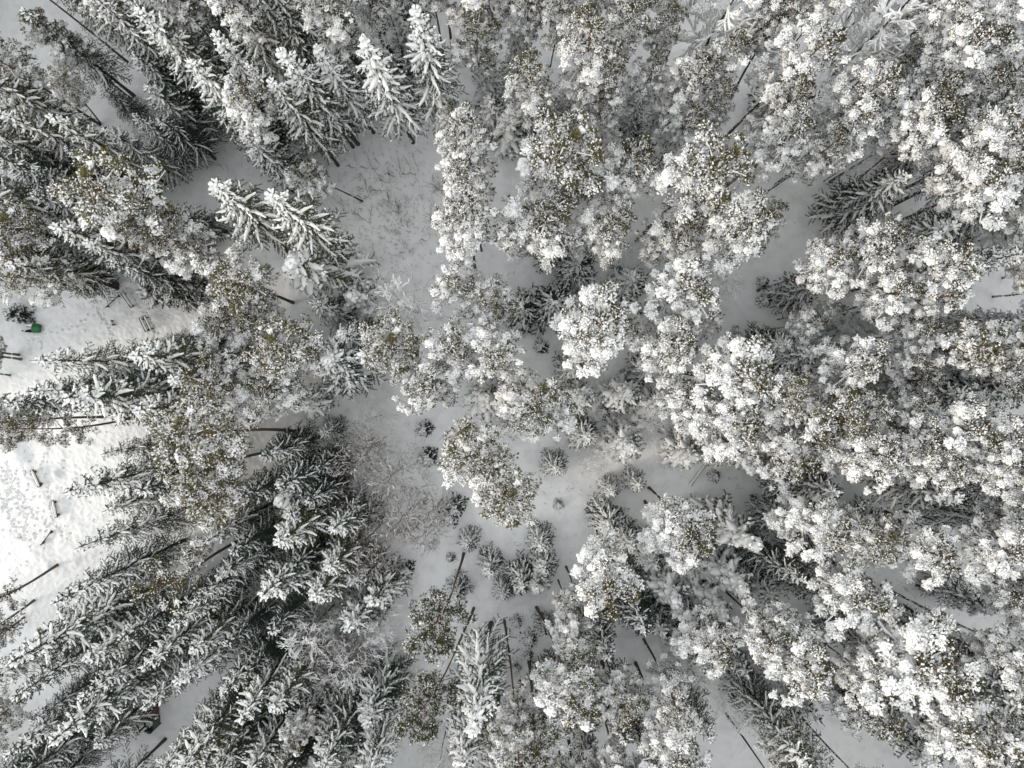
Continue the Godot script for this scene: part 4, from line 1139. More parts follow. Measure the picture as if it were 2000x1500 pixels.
	tree("olive_pine_2", 33.28, -2.50, 0.80, 1.00, -0.22, 0.032, -0.009, "pine", "patchily snowy olive-green pine, at three o'clock, nine tenths out from centre")
	tree("heavy_pine_2", 30.47, -1.39, 0.47, 0.85, -0.68, 0.014, -0.029, "pine", "slim heavily snow-loaded pine, at three o'clock, eight tenths out from centre, second from top")
	tree("snow_pine_4", 32.00, -0.56, 0.55, 0.80, 0.36, 0.006, 0.018, "pine", "slim snow-covered pine, at three o'clock, eight tenths out from centre")
	tree("heavy_pine_2", 30.76, 1.53, 0.53, 0.85, 0.47, 0.005, 0.001, "pine", "slim heavily snow-loaded pine, at three o'clock, eight tenths out from centre, third from top")
	tree("snow_pine_4", 38.80, -1.79, 0.86, 0.90, -0.36, 0.006, 0.002, "pine", "upper snow-covered pine, at three o'clock, nine tenths out from centre")
	tree("snow_pine_1", 38.07, 0.21, 0.71, 0.90, -0.34, 0.001, -0.001, "pine", "lower snow-covered pine, at three o'clock, nine tenths out from centre")
	tree("snow_pine_3", 20.54, 0.71, 0.72, 0.95, -0.30, 0.001, 0.000, "pine", "patchily snowy olive-green pine, at three o'clock, five tenths out from centre")
	tree("snow_pine_3", 24.80, 3.10, 0.94, 0.95, 0.20, 0.001, -0.028, "pine", "patchily snowy olive-green pine, at three o'clock, six tenths out from centre")
	tree("heavy_pine_1", 27.31, 1.80, 0.70, 0.90, 0.68, 0.002, 0.000, "pine", "heavily snow-loaded pine, above a young spruce, at three o'clock, seven tenths out from centre")
	tree("snow_pine_4", 23.38, 4.41, 0.82, 0.90, 0.47, 0.005, -0.020, "pine", "snow-covered pine, above a young spruce, at half past three, six tenths out from centre")
	tree("heavy_pine_1", 26.60, 5.35, 0.86, 1.00, 0.48, 0.012, -0.006, "pine", "heavily snow-loaded pine, at half past three, seven tenths out from centre")
	tree("heavy_pine_1", 30.93, 4.71, 0.81, 0.95, -0.27, -0.023, -0.018, "pine", "upper heavily snow-loaded pine, at half past three, eight tenths out from centre")
	tree("heavy_pine_2", 33.11, 3.59, 0.89, 1.00, -0.51, 0.004, -0.017, "pine", "left broad heavily snow-loaded pine, at three o'clock, nine tenths out from centre")
	tree("heavy_pine_2", 36.22, 3.62, 0.80, 1.00, 0.08, 0.011, 0.005, "pine", "right broad heavily snow-loaded pine, at three o'clock, nine tenths out from centre")
	tree("heavy_pine_2", 36.21, 5.55, 0.71, 0.95, 0.19, 0.004, 0.006, "pine", "left heavily snow-loaded pine, at half past three, nine tenths out from centre")
	tree("heavy_pine_1", 32.27, 6.29, 0.75, 0.95, 0.31, 0.003, 0.002, "pine", "lower heavily snow-loaded pine, at half past three, eight tenths out from centre")
	tree("heavy_pine_2", 38.82, 6.54, 0.72, 0.95, -0.40, 0.006, 0.012, "pine", "right heavily snow-loaded pine, at half past three, nine tenths out from centre")
	tree("snow_pine_1", 20.97, 6.30, 0.73, 0.90, -0.33, 0.003, -0.015, "pine", "snow-covered pine, at half past three, five tenths out from centre")
	tree("white_spruce_1", 24.86, -2.55, 0.88, 0.59, -0.47, -0.000, 0.000, "spruce", "tall white-laden spruce, above a young spruce, at three o'clock, six tenths out from centre")
	tree("white_spruce_1", 23.17, -3.64, 0.74, 0.50, 0.61, 0.001, 0.014, "spruce", "tall white-laden spruce, at half past two, five tenths out from centre")
	tree("dark_spruce_1", 25.67, 8.99, 0.95, 0.68, -0.60, -0.020, -0.028, "spruce", "tall dark green spruce, at half past three, six tenths out from centre")
	tree("mid_spruce_2", 34.23, 8.78, 0.93, 0.73, 0.57, 0.002, -0.002, "spruce", "broad tall snow-striped spruce, at half past three, eight tenths out from centre")
	tree("snag", 25.75, 8.46, 0.51, 0.57, 0.71, 0.014, 0.013, "dead tree", "dead tree with thickly snowed branches, at half past three, five tenths out from centre")
	tree("young_spruce_3", 31.24, -5.06, 1.02, 1.25, 0.15, 0.007, 0.018, "young spruce", "young snow-laden spruce, at half past two, seven tenths out from centre")
	tree("shade_spruce_1", 42.07, -5.70, 0.78, 1.22, 0.18, 0.008, 0.006, "young spruce", "slight young dusky spruce, at half past two, nine tenths out from centre")
	tree("snow_pine_2", 48.30, -10.45, 0.55, 0.90, -0.20, -0.542, 0.113, "pine", "bare-trunked slim snow-covered pine cut off by the right edge, four tenths down, first from top")
	tree("snow_pine_2", 47.29, -8.58, 0.54, 0.90, -0.44, -0.417, 0.095, "pine", "bare-trunked slim snow-covered pine cut off by the right edge, four tenths down, second from top")
	tree("snow_pine_2", 46.68, -4.39, 0.55, 0.95, 0.15, -0.316, 0.042, "pine", "bare-trunked slim snow-covered pine cut off by the right edge, four tenths down, third from top")
	tree("young_spruce_3", 28.14, 0.50, 1.07, 1.38, -0.19, 0.011, -0.007, "young spruce", "young snow-laden spruce, above a pine, at three o'clock, six tenths out from centre")
	tree("mid_spruce_2", 35.02, 0.77, 0.77, 0.73, 0.21, 0.013, 0.006, "spruce", "tall snow-striped spruce, at three o'clock, eight tenths out from centre")
	tree("young_spruce_2", 25.83, -0.42, 1.00, 1.12, 0.58, -0.003, -0.004, "young spruce", "young snow-laden spruce, at three o'clock, five tenths out from centre")
	tree("young_spruce_2", 24.47, 4.52, 1.03, 1.12, 0.74, -0.002, 0.001, "young spruce", "young snow-laden spruce, above a pine, at half past three, five tenths out from centre")
	tree("mid_spruce_2", -39.37, -10.45, 0.63, 0.86, -0.45, 0.146, 0.095, "spruce", "bare-trunked slim tall snow-striped spruce, at half past nine, nine tenths out from centre")
	tree("snow_pine_3", -39.32, -9.94, 0.72, 0.90, 0.66, 0.113, 0.114, "pine", "lower bare-trunked patchily snowy olive-green pine, at half past nine, nine tenths out from centre")
	tree("dark_spruce_2", -38.96, -9.43, 0.70, 0.43, 0.57, 0.024, -0.017, "spruce", "slim tall dark green spruce, at half past nine, eight tenths out from centre")
	tree("sapling_2", -47.91, -6.82, 1.34, 1.36, -0.67, 0.000, -0.000, "shrub", "small dark evergreen bush above and left of the green play tunnel")
	tree("dark_spruce_1", -30.98, -9.26, 0.70, 0.68, -0.62, -0.010, -0.012, "spruce", "slim tall dark green spruce above and right of the benches forming a V")
	tree("sapling_1", -32.61, -8.94, 1.71, 2.27, -0.23, -0.000, -0.000, "young spruce", "slight small bushy young spruce, at half past nine, seven tenths out from centre")
	tree("shade_spruce_1", -31.68, -8.29, 0.66, 0.44, -0.59, -0.000, -0.000, "young spruce", "left slight small bushy young spruce, at half past nine, six tenths out from centre")
	tree("sapling_1", -30.46, -9.26, 1.67, 1.82, 0.46, 0.000, -0.000, "young spruce", "right slight small bushy young spruce, at half past nine, six tenths out from centre")
	tree("olive_pine_2", -21.59, -8.01, 0.89, 0.95, -0.67, 0.032, 0.033, "pine", "broad patchily snowy olive-green pine, at half past nine, five tenths out from centre")
	tree("snow_pine_4", -23.08, -4.65, 0.72, 0.80, 0.28, 0.015, 0.009, "pine", "snow-covered pine, above a spruce, at half past nine, six tenths out from centre")
	tree("mid_spruce_1", -22.06, -2.20, 0.76, 0.68, -0.46, -0.010, -0.012, "spruce", "tall snow-striped spruce, at nine o'clock, five tenths out from centre")
	tree("mid_spruce_2", -32.64, -1.99, 0.70, 1.00, -0.15, 0.008, 0.018, "spruce", "upper tall snow-striped spruce, at nine o'clock, eight tenths out from centre")
	tree("mid_spruce_1", -33.85, 0.41, 0.80, 0.91, 0.60, -0.007, 0.006, "spruce", "lower tall snow-striped spruce, at nine o'clock, eight tenths out from centre")
	tree("mid_spruce_1", -30.44, 1.11, 1.14, 1.00, 0.26, 0.007, -0.006, "spruce", "broad tall snow-striped spruce, at nine o'clock, eight tenths out from centre")
	tree("mid_spruce_2", -27.13, -2.23, 0.91, 0.91, -0.29, 0.014, 0.012, "spruce", "upper broad tall snow-striped spruce, at nine o'clock, seven tenths out from centre")
	tree("mid_spruce_2", -27.05, 1.71, 0.85, 0.86, -0.17, -0.005, 0.012, "spruce", "lower broad tall snow-striped spruce, at nine o'clock, seven tenths out from centre")
	tree("olive_pine_1", -20.54, 4.69, 0.99, 1.20, 0.01, -0.071, -0.058, "pine", "bare-trunked broad patchily snowy olive-green pine, at half past eight, six tenths out from centre")
	tree("olive_pine_1", -23.41, 6.58, 0.86, 1.00, 0.40, 0.015, 0.002, "pine", "broad patchily snowy olive-green pine, at half past eight, six tenths out from centre")
	tree("olive_pine_2", -23.44, 8.99, 0.93, 0.90, -0.15, 0.007, -0.012, "pine", "patchily snowy olive-green pine, at half past eight, six tenths out from centre")
	tree("mid_spruce_1", -30.08, 5.04, 0.55, 0.82, 0.02, 0.005, 0.005, "spruce", "slim tall snow-striped spruce, at half past eight, seven tenths out from centre")
	tree("mid_spruce_1", -30.25, 7.32, 0.85, 1.00, 0.63, 0.003, 0.001, "spruce", "broad tall snow-striped spruce, at half past eight, eight tenths out from centre")
	tree("olive_pine_2", -40.27, 3.25, 0.74, 0.85, -0.18, 0.001, -0.006, "pine", "patchily snowy olive-green pine, at nine o'clock, nine tenths out from centre")
	tree("sparse_pine", -37.36, 3.30, 0.71, 0.85, 0.17, 0.000, 0.000, "pine", "sparse thin-crowned pine, at nine o'clock, nine tenths out from centre")
	tree("snow_pine_3", -23.27, 0.30, 0.89, 0.85, 0.68, 0.007, -0.016, "pine", "patchily snowy olive-green pine, at nine o'clock, six tenths out from centre")
	tree("snow_pine_2", -48.70, -2.88, 0.70, 0.95, -0.50, 0.449, 0.007, "pine", "upper bare-trunked snow-covered pine cut off by the left edge, five tenths down")
	tree("snow_pine_2", -48.45, -2.42, 0.68, 1.00, 0.65, 0.424, 0.030, "pine", "lower bare-trunked snow-covered pine cut off by the left edge, five tenths down")
	tree("snow_pine_2", -49.56, -0.86, 0.53, 0.95, -0.22, 0.505, -0.009, "pine", "bare-trunked slim snow-covered pine cut off by the left edge, five tenths down")
	tree("dark_spruce_2", -37.40, 0.70, 0.77, 0.82, -0.34, 0.026, 0.040, "spruce", "tall dark green spruce, at nine o'clock, nine tenths out from centre")
	tree("white_spruce_2", -30.19, -3.99, 0.42, 0.45, -0.36, 0.025, 0.032, "spruce", "slim tall white-laden spruce below and right of the picnic table")
	tree("mid_spruce_1", -24.86, -3.71, 0.66, 0.59, -0.48, -0.000, 0.001, "spruce", "slim tall snow-striped spruce, at half past nine, six tenths out from centre")
	tree("dark_spruce_2", -28.10, 7.85, 0.89, 0.77, 0.20, 0.012, 0.010, "spruce", "tall dark green spruce, at half past eight, seven tenths out from centre")
	tree("mid_spruce_2", -25.49, -0.29, 0.81, 0.82, 0.59, 0.020, -0.004, "spruce", "tall snow-striped spruce, left of a pine, at nine o'clock, six tenths out from centre")
	tree("sapling_1", -34.60, -8.77, 1.59, 1.82, 0.12, -0.000, 0.000, "young spruce", "slight small bushy young spruce, below a spruce and above the picnic table")
	tree("mid_spruce_2", -30.48, 9.38, 0.74, 0.77, 0.69, -0.006, 0.010, "spruce", "upper tall snow-striped spruce, at half past eight, seven tenths out from centre")
	tree("star_spruce", -16.55, -11.36, 1.20, 1.00, -0.37, -0.046, 0.136, "spruce", "bare-trunked broad star-shaped spruce with thick white branches, at ten o'clock, four tenths out from centre")
	tree("young_spruce_3", -13.76, -7.69, 1.18, 1.12, 0.64, 0.006, -0.001, "young spruce", "young snow-laden spruce, at ten o'clock, three tenths out from centre")
	tree("frost_tree_2", -9.22, -7.02, 1.13, 1.30, 0.19, -0.000, -0.000, "bare tree", "bare frosted tree, at ten o'clock, two tenths out from centre")
	tree("heavy_pine_2", -4.13, -7.70, 0.72, 0.80, -0.55, -0.013, -0.001, "pine", "heavily snow-loaded pine, at eleven o'clock, two tenths out from centre")
	tree("olive_pine_1", -9.36, -2.75, 0.89, 0.90, -0.29, -0.004, -0.004, "pine", "patchily snowy olive-green pine, at half past nine, two tenths out from centre")
	tree("heavy_pine_3", -4.39, -2.83, 0.80, 0.90, 0.13, -0.001, 0.001, "pine", "heavily snow-loaded pine, at ten o'clock, one tenths out from centre")
	tree("heavy_pine_3", -1.49, -2.55, 0.78, 0.95, -0.73, 0.015, 0.017, "pine", "heavily snow-loaded pine, at the very centre")
	tree("snow_pine_2", -1.38, -5.98, 0.70, 0.75, -0.65, -0.007, -0.024, "pine", "snow-covered pine, at half past eleven, two tenths out from centre")
	tree("heavy_pine_1", -6.77, 0.36, 0.75, 0.90, -0.73, 0.003, -0.003, "pine", "heavily snow-loaded pine, at nine o'clock, two tenths out from centre")
	tree("young_spruce_3", -2.32, 1.25, 1.29, 1.12, 0.14, 0.008, -0.016, "young spruce", "spreading young snow-laden spruce, left of a frosted tree, at the very centre")
	tree("snow_pine_3", -2.71, 5.11, 0.89, 1.00, 0.61, -0.025, 0.009, "pine", "broad patchily snowy olive-green pine, at seven o'clock, two tenths out from centre")
	tree("olive_pine_1", -0.75, 8.11, 0.85, 1.00, -0.47, 0.010, 0.004, "pine", "broad patchily snowy olive-green pine, at six o'clock, three tenths out from centre")
	tree("olive_pine_1", -17.56, -2.53, 0.92, 0.90, 0.66, 0.000, 0.000, "pine", "broad patchily snowy olive-green pine, at half past nine, four tenths out from centre")
	tree("white_spruce_1", -13.49, -4.06, 0.75, 0.64, 0.21, -0.002, 0.001, "spruce", "tall white-laden spruce, at half past nine, three tenths out from centre")
	tree("white_spruce_2", -14.32, -1.69, 1.08, 0.68, -0.68, 0.003, -0.007, "spruce", "broad tall white-laden spruce, at nine o'clock, three tenths out from centre")
	tree("snow_pine_4", -18.87, 0.39, 0.80, 0.85, 0.52, -0.003, -0.013, "pine", "snow-covered pine, at nine o'clock, five tenths out from centre")
	tree("young_spruce_3", -18.70, 1.67, 0.90, 1.12, 0.74, 0.020, -0.012, "young spruce", "young snow-laden spruce, at nine o'clock, four tenths out from centre")
	tree("young_spruce_2", -17.16, 4.47, 0.71, 0.75, -0.25, 0.000, 0.000, "young spruce", "slight young snow-laden spruce above and left of the brown-twigged thicket")
	tree("sapling_2", -8.48, 4.39, 1.08, 0.73, 0.08, -0.000, -0.000, "shrub", "small dark evergreen bush, at eight o'clock, two tenths out from centre")
	tree("sapling_2", -8.18, 7.13, 1.30, 0.73, 0.71, -0.000, -0.000, "shrub", "small dark evergreen bush, at half past seven, two tenths out from centre")
	tree("frost_tree_2", -12.90, 3.08, 0.70, 0.60, -0.42, -0.000, -0.000, "bare tree", "bare frosted tree, above brown twigs and above the brown-twigged thicket")
	tree("dark_spruce_1", -19.52, 5.46, 0.70, 0.68, 0.51, 0.006, 0.011, "spruce", "slim tall dark green spruce, at half past eight, four tenths out from centre")
	tree("dark_spruce_1", -18.38, 8.08, 0.80, 0.64, -0.26, 0.000, -0.000, "spruce", "tall dark green spruce, at eight o'clock, four tenths out from centre")
	tree("dark_spruce_1", -16.89, 9.66, 0.75, 0.50, 0.63, -0.012, 0.011, "spruce", "slim tall dark green spruce, right of a young spruce and left of the brown-twigged thicket")
	tree("young_spruce_3", -19.26, 9.96, 1.14, 1.50, -0.74, 0.011, -0.017, "young spruce", "spreading young snow-laden spruce, above a spruce, at eight o'clock, four tenths out from centre")
	tree("dark_spruce_1", -16.95, 7.36, 0.69, 0.36, 0.11, -0.004, 0.002, "spruce", "slim tall dark green spruce, left of brown twigs and left of the brown-twigged thicket")
	tree("dark_spruce_2", -21.08, 8.99, 0.75, 0.68, -0.49, 0.004, -0.018, "spruce", "tall dark green spruce, at eight o'clock, five tenths out from centre")
	tree("birch_1", -12.99, 5.56, 1.01, 1.00, 0.64, 0.015, 0.003, "bare tree", "bare brown-twigged tree, below a frosted tree, at eight o'clock, three tenths out from centre")
	tree("birch_2", -10.80, 8.04, 1.10, 1.12, 0.22, 0.001, -0.000, "bare tree", "bare brown-twigged tree, at eight o'clock, two tenths out from centre")
	tree("birch_1", -9.74, 12.09, 1.15, 1.00, -0.65, -0.001, -0.004, "bare tree", "right bare brown-twigged tree, at half past seven, three tenths out from centre")
	tree("birch_2", -14.43, 6.85, 1.03, 1.00, 0.57, 0.007, 0.020, "bare tree", "bare brown-twigged tree, right of a spruce, at eight o'clock, three tenths out from centre")
	tree("frost_tree_2", -0.03, 0.44, 0.67, 0.80, -0.58, 0.005, 0.004, "bare tree", "bare frosted tree, right of a young spruce, at the very centre")
	tree("young_spruce_1", 0.30, 3.72, 0.80, 1.00, 0.38, 0.024, -0.008, "young spruce", "slight young snow-laden spruce, at six o'clock, one tenths out from centre")
	tree("sapling_2", -5.43, 11.85, 1.46, 1.36, 0.44, -0.000, 0.000, "shrub", "small dark evergreen bush, at seven o'clock, three tenths out from centre")
	tree("sapling_1", -5.93, 12.84, 1.27, 1.36, -0.36, -0.000, 0.000, "shrub", "small dark evergreen bush below and right of the brown-twigged thicket")
	tree("young_spruce_2", -16.32, -6.69, 0.94, 1.50, 0.32, -0.001, 0.016, "young spruce", "young snow-laden spruce, at half past nine, four tenths out from centre")
	tree("snow_pine_3", -20.65, -5.34, 0.72, 0.80, -0.32, 0.002, -0.002, "pine", "snow-covered pine, at half past nine, five tenths out from centre")
	tree("mid_spruce_1", -30.83, 12.08, 0.69, 0.91, 0.03, 0.006, -0.024, "spruce", "lower tall snow-striped spruce, at half past eight, seven tenths out from centre")
	tree("dark_spruce_1", -32.30, 15.40, 0.78, 0.91, 0.54, -0.004, 0.005, "spruce", "upper tall dark green spruce, at eight o'clock, eight tenths out from centre")
	tree("mid_spruce_1", -33.77, 19.25, 1.05, 1.00, -0.10, -0.019, -0.010, "spruce", "broad tall snow-striped spruce, at eight o'clock, eight tenths out from centre")
	tree("sparse_pine", -26.05, 14.87, 0.92, 0.95, -0.61, -0.000, 0.000, "pine", "broad sparse thin-crowned pine, at eight o'clock, seven tenths out from centre")
	tree("dark_spruce_1", -25.70, 18.17, 0.80, 0.77, 0.69, 0.006, -0.001, "spruce", "lower tall dark green spruce, at eight o'clock, six tenths out from centre")
	tree("mid_spruce_2", -31.21, 20.51, 0.78, 0.82, -0.40, -0.016, -0.008, "spruce", "left tall snow-striped spruce, at eight o'clock, seven tenths out from centre")
	tree("mid_spruce_1", -27.57, 20.68, 0.74, 0.82, -0.63, 0.021, 0.018, "spruce", "right tall snow-striped spruce, at eight o'clock, seven tenths out from centre")
	tree("white_spruce_1", -25.57, 22.90, 0.72, 0.73, 0.59, -0.008, -0.008, "spruce", "tall white-laden spruce, at half past seven, seven tenths out from centre")
	tree("mid_spruce_1", -28.44, 25.08, 0.73, 0.68, -0.19, -0.013, 0.007, "spruce", "slim tall snow-striped spruce above and right of the climbing frame")
	tree("dark_spruce_2", -35.12, 21.83, 0.77, 0.91, 0.58, -0.001, 0.017, "spruce", "upper tall dark green spruce, at eight o'clock, nine tenths out from centre")
	tree("dark_spruce_1", -31.47, 22.88, 0.77, 0.86, 0.14, 0.012, -0.004, "spruce", "lower tall dark green spruce, at eight o'clock, eight tenths out from centre")
	tree("mid_spruce_1", -32.57, 25.34, 0.98, 0.91, 0.24, -0.003, 0.004, "spruce", "left broad tall snow-striped spruce, at half past seven, eight tenths out from centre")
	tree("mid_spruce_2", -35.30, 30.63, 0.74, 0.45, 0.41, 0.004, 0.008, "spruce", "slim tall snow-striped spruce left of the climbing frame")
	tree("mid_spruce_1", -21.04, 25.28, 0.94, 0.73, -0.46, 0.026, 0.026, "spruce", "right broad tall snow-striped spruce, at half past seven, eight tenths out from centre")
	tree("dark_spruce_2", -23.80, 27.49, 0.89, 0.68, 0.18, 0.000, -0.009, "spruce", "tall dark green spruce, at half past seven, eight tenths out from centre")
	tree("dark_spruce_1", -22.87, 24.44, 0.76, 0.64, -0.40, 0.004, -0.001, "spruce", "tall dark green spruce, at half past seven, seven tenths out from centre")
	tree("sparse_pine", -44.82, 17.82, 0.73, 0.90, 0.68, 0.121, -0.007, "pine", "upper bare-trunked sparse thin-crowned pine cut off by the left edge, eight tenths down")
	tree("sparse_pine", -47.09, 21.30, 0.68, 0.90, 0.24, 0.350, -0.129, "pine", "lower bare-trunked sparse thin-crowned pine cut off by the left edge, eight tenths down")
	tree("sparse_pine", -48.05, 22.96, 0.57, 0.90, 0.73, 0.391, -0.177, "pine", "bare-trunked slim sparse thin-crowned pine cut off by the left edge, eight tenths down")
	tree("dark_spruce_2", -29.38, 19.51, 0.71, 0.77, -0.46, -0.003, -0.024, "spruce", "tall dark green spruce, at eight o'clock, seven tenths out from centre")
	tree("dark_spruce_1", -24.29, 16.50, 0.66, 0.73, 0.53, -0.003, 0.015, "spruce", "upper tall dark green spruce, at eight o'clock, six tenths out from centre")
	tree("mid_spruce_2", -24.91, 21.00, 0.71, 0.68, 0.20, -0.005, -0.012, "spruce", "slim tall snow-striped spruce, at half past seven, six tenths out from centre")
	tree("dark_spruce_2", -23.03, 20.96, 0.65, 0.59, -0.39, 0.001, 0.000, "spruce", "slim tall dark green spruce, at half past seven, six tenths out from centre")
	tree("dark_spruce_2", -36.45, 26.14, 0.65, 0.73, 0.22, -0.009, -0.028, "spruce", "slim tall dark green spruce, at eight o'clock, nine tenths out from centre")
	tree("dark_spruce_1", -36.93, 27.70, 0.80, 0.82, 0.13, -0.011, -0.018, "spruce", "lower tall dark green spruce, at eight o'clock, nine tenths out from centre")
	tree("mid_spruce_1", -22.61, 29.75, 0.79, 0.68, -0.07, -0.013, -0.027, "spruce", "right tall snow-striped spruce, at half past seven, nine tenths out from centre")
	tree("dark_spruce_2", -21.74, 23.70, 0.66, 0.55, -0.15, -0.001, 0.012, "spruce", "slim tall dark green spruce, at half past seven, seven tenths out from centre")
	tree("mid_spruce_1", -23.79, 11.75, 0.63, 0.68, -0.07, 0.000, 0.036, "spruce", "upper slim tall snow-striped spruce, at eight o'clock, five tenths out from centre")
	tree("dark_spruce_2", -22.35, 13.59, 0.74, 0.59, -0.26, -0.019, -0.002, "spruce", "slim tall dark green spruce, at eight o'clock, five tenths out from centre")
	tree("mid_spruce_1", -23.09, 15.06, 0.65, 0.64, 0.71, -0.024, 0.020, "spruce", "lower slim tall snow-striped spruce, at eight o'clock, five tenths out from centre")
	tree("dark_spruce_1", -20.55, 30.34, 0.79, 0.59, -0.45, -0.000, 0.006, "spruce", "slim tall dark green spruce, at seven o'clock, nine tenths out from centre")
	tree("green_pine", -4.79, 16.71, 0.76, 1.10, 0.11, -0.060, 0.031, "pine", "bare-trunked green pine with little snow, at half past six, six tenths out from centre")
	tree("green_pine", -3.79, 22.05, 0.70, 1.05, 0.02, -0.164, 0.081, "pine", "bare-trunked green pine with little snow, at half past six, eight tenths out from centre")
	tree("snow_pine_2", -0.76, 23.32, 0.64, 1.00, 0.49, 0.067, 0.222, "pine", "bare-trunked snow-covered pine, at six o'clock, nine tenths out from centre")
	tree("white_spruce_2", -2.08, 23.55, 0.94, 1.00, -0.43, -0.024, 0.015, "spruce", "broad tall white-laden spruce, at six o'clock, eight tenths out from centre")
	tree("white_spruce_1", -3.55, 28.67, 0.92, 0.82, -0.22, -0.001, 0.000, "spruce", "tall white-laden spruce, at six o'clock, nine tenths out from centre")
	tree("young_spruce_1", -4.19, 15.03, 0.63, 0.50, -0.66, -0.000, 0.000, "young spruce", "slight young snow-laden spruce, at half past six, four tenths out from centre")
	tree("young_spruce_1", -2.05, 17.23, 0.77, 0.62, 0.30, -0.000, 0.000, "young spruce", "slight young snow-laden spruce, at six o'clock, five tenths out from centre, first from left")
	tree("young_spruce_2", -0.82, 19.84, 0.64, 0.50, -0.29, -0.000, -0.000, "young spruce", "slight young snow-laden spruce, at six o'clock, five tenths out from centre, second from left")
	tree("shade_spruce_2", -5.09, 19.51, 0.61, 0.56, -0.42, 0.000, -0.000, "young spruce", "slight young dusky spruce, at half past six, five tenths out from centre")
	tree("sapling_2", -10.14, 17.97, 0.99, 0.68, 0.64, -0.000, 0.000, "shrub", "small dark evergreen bush, at seven o'clock, five tenths out from centre")
	tree("white_spruce_1", -11.89, 27.76, 0.95, 0.55, -0.46, 0.008, 0.004, "spruce", "tall white-laden spruce, at seven o'clock, eight tenths out from centre")
	tree("mid_spruce_1", -19.10, 16.40, 0.95, 0.73, 0.44, 0.006, -0.015, "spruce", "tall snow-striped spruce, at half past seven, five tenths out from centre, first from left")
	tree("mid_spruce_2", -17.65, 12.08, 0.82, 0.73, 0.07, -0.021, 0.004, "spruce", "tall snow-striped spruce, at eight o'clock, four tenths out from centre")
	tree("mid_spruce_1", -14.46, 12.11, 0.78, 0.59, 0.31, 0.006, -0.030, "spruce", "tall snow-striped spruce below and left of the brown-twigged thicket")
	tree("mid_spruce_2", -15.13, 15.15, 0.83, 0.55, -0.03, 0.006, -0.001, "spruce", "tall snow-striped spruce, at half past seven, five tenths out from centre, third from left")
	tree("mid_spruce_2", -15.95, 17.17, 0.85, 0.59, 0.19, -0.006, 0.007, "spruce", "tall snow-striped spruce, at half past seven, five tenths out from centre, second from left")
	tree("young_spruce_1", -11.79, 18.64, 1.16, 1.25, 0.64, -0.007, -0.011, "young spruce", "spreading young snow-laden spruce, below brown twigs, at seven o'clock, five tenths out from centre")
	tree("young_spruce_2", -14.00, 20.60, 1.31, 1.25, -0.54, 0.017, 0.006, "young spruce", "spreading young snow-laden spruce, at seven o'clock, six tenths out from centre")
	tree("birch_2", -12.02, 16.01, 0.98, 1.12, -0.73, -0.023, -0.026, "bare tree", "left bare brown-twigged tree, at seven o'clock, four tenths out from centre")
	tree("frost_tree_1", -17.52, 21.78, 0.94, 1.10, -0.40, -0.000, -0.000, "bare tree", "bare frosted tree, at half past seven, six tenths out from centre")
	tree("dark_spruce_2", -19.60, 20.20, 0.71, 0.55, 0.61, -0.005, 0.007, "spruce", "tall dark green spruce, at half past seven, six tenths out from centre")
	tree("frost_tree_1", -18.28, 25.10, 1.08, 0.90, 0.60, -0.015, -0.012, "bare tree", "left bare frosted tree, at seven o'clock, seven tenths out from centre")
	tree("frost_tree_2", -14.79, 24.30, 1.14, 0.90, 0.05, 0.015, 0.043, "bare tree", "right bare frosted tree, at seven o'clock, seven tenths out from centre")
	tree("snow_pine_2", -17.31, 28.26, 0.45, 0.80, 0.09, 0.031, -0.049, "pine", "bare-trunked slim snow-covered pine, below a spruce, at seven o'clock, nine tenths out from centre")
	tree("mid_spruce_2", -18.55, 25.36, 0.81, 0.68, -0.01, -0.006, 0.001, "spruce", "tall snow-striped spruce, at seven o'clock, eight tenths out from centre")
	tree("mid_spruce_2", -15.51, 28.78, 0.76, 0.64, -0.27, 0.012, 0.020, "spruce", "right tall snow-striped spruce, at seven o'clock, nine tenths out from centre")
	tree("dark_spruce_2", -17.64, 28.87, 0.80, 0.64, -0.19, -0.009, -0.015, "spruce", "tall dark green spruce, above a pine, at seven o'clock, nine tenths out from centre")
	tree("frost_tree_2", -15.65, 28.93, 0.88, 0.90, 0.22, 0.005, -0.000, "bare tree", "lower bare frosted tree, at seven o'clock, eight tenths out from centre")
	tree("frost_tree_1", -16.67, 26.97, 0.90, 0.80, 0.65, -0.008, -0.006, "bare tree", "upper bare frosted tree, at seven o'clock, eight tenths out from centre")
	tree("young_spruce_2", -14.08, 17.32, 1.01, 1.12, -0.53, 0.006, -0.016, "young spruce", "young snow-laden spruce, at half past seven, five tenths out from centre")
	tree("dark_spruce_1", -18.27, 15.44, 0.79, 0.50, -0.24, -0.002, -0.011, "spruce", "tall dark green spruce, at half past seven, five tenths out from centre")
	tree("mid_spruce_2", -18.37, 10.83, 0.83, 0.55, -0.32, -0.002, 0.003, "spruce", "tall snow-striped spruce, below a young spruce, at eight o'clock, four tenths out from centre")
	tree("frost_tree_2", -11.96, 21.76, 0.80, 0.80, 0.49, -0.020, 0.011, "bare tree", "bare frosted tree, at seven o'clock, six tenths out from centre")
	tree("frost_tree_2", -6.52, 34.20, 0.79, 0.70, 0.56, -0.010, 0.013, "bare tree", "bare frosted tree, at half past six, nine tenths out from centre")
	tree("young_spruce_2", -14.81, 32.66, 1.11, 1.50, 0.44, 0.001, -0.000, "young spruce", "young snow-laden spruce, right of a spruce, at seven o'clock, nine tenths out from centre")
	tree("sapling_2", -6.01, 17.04, 0.63, 0.45, -0.56, 0.000, 0.000, "shrub", "small dark evergreen bush, at half past six, five tenths out from centre")
	tree("sapling_1", 4.61, 11.78, 0.61, 0.45, 0.33, 0.000, -0.000, "shrub", "small dark evergreen bush, at half past five, three tenths out from centre")
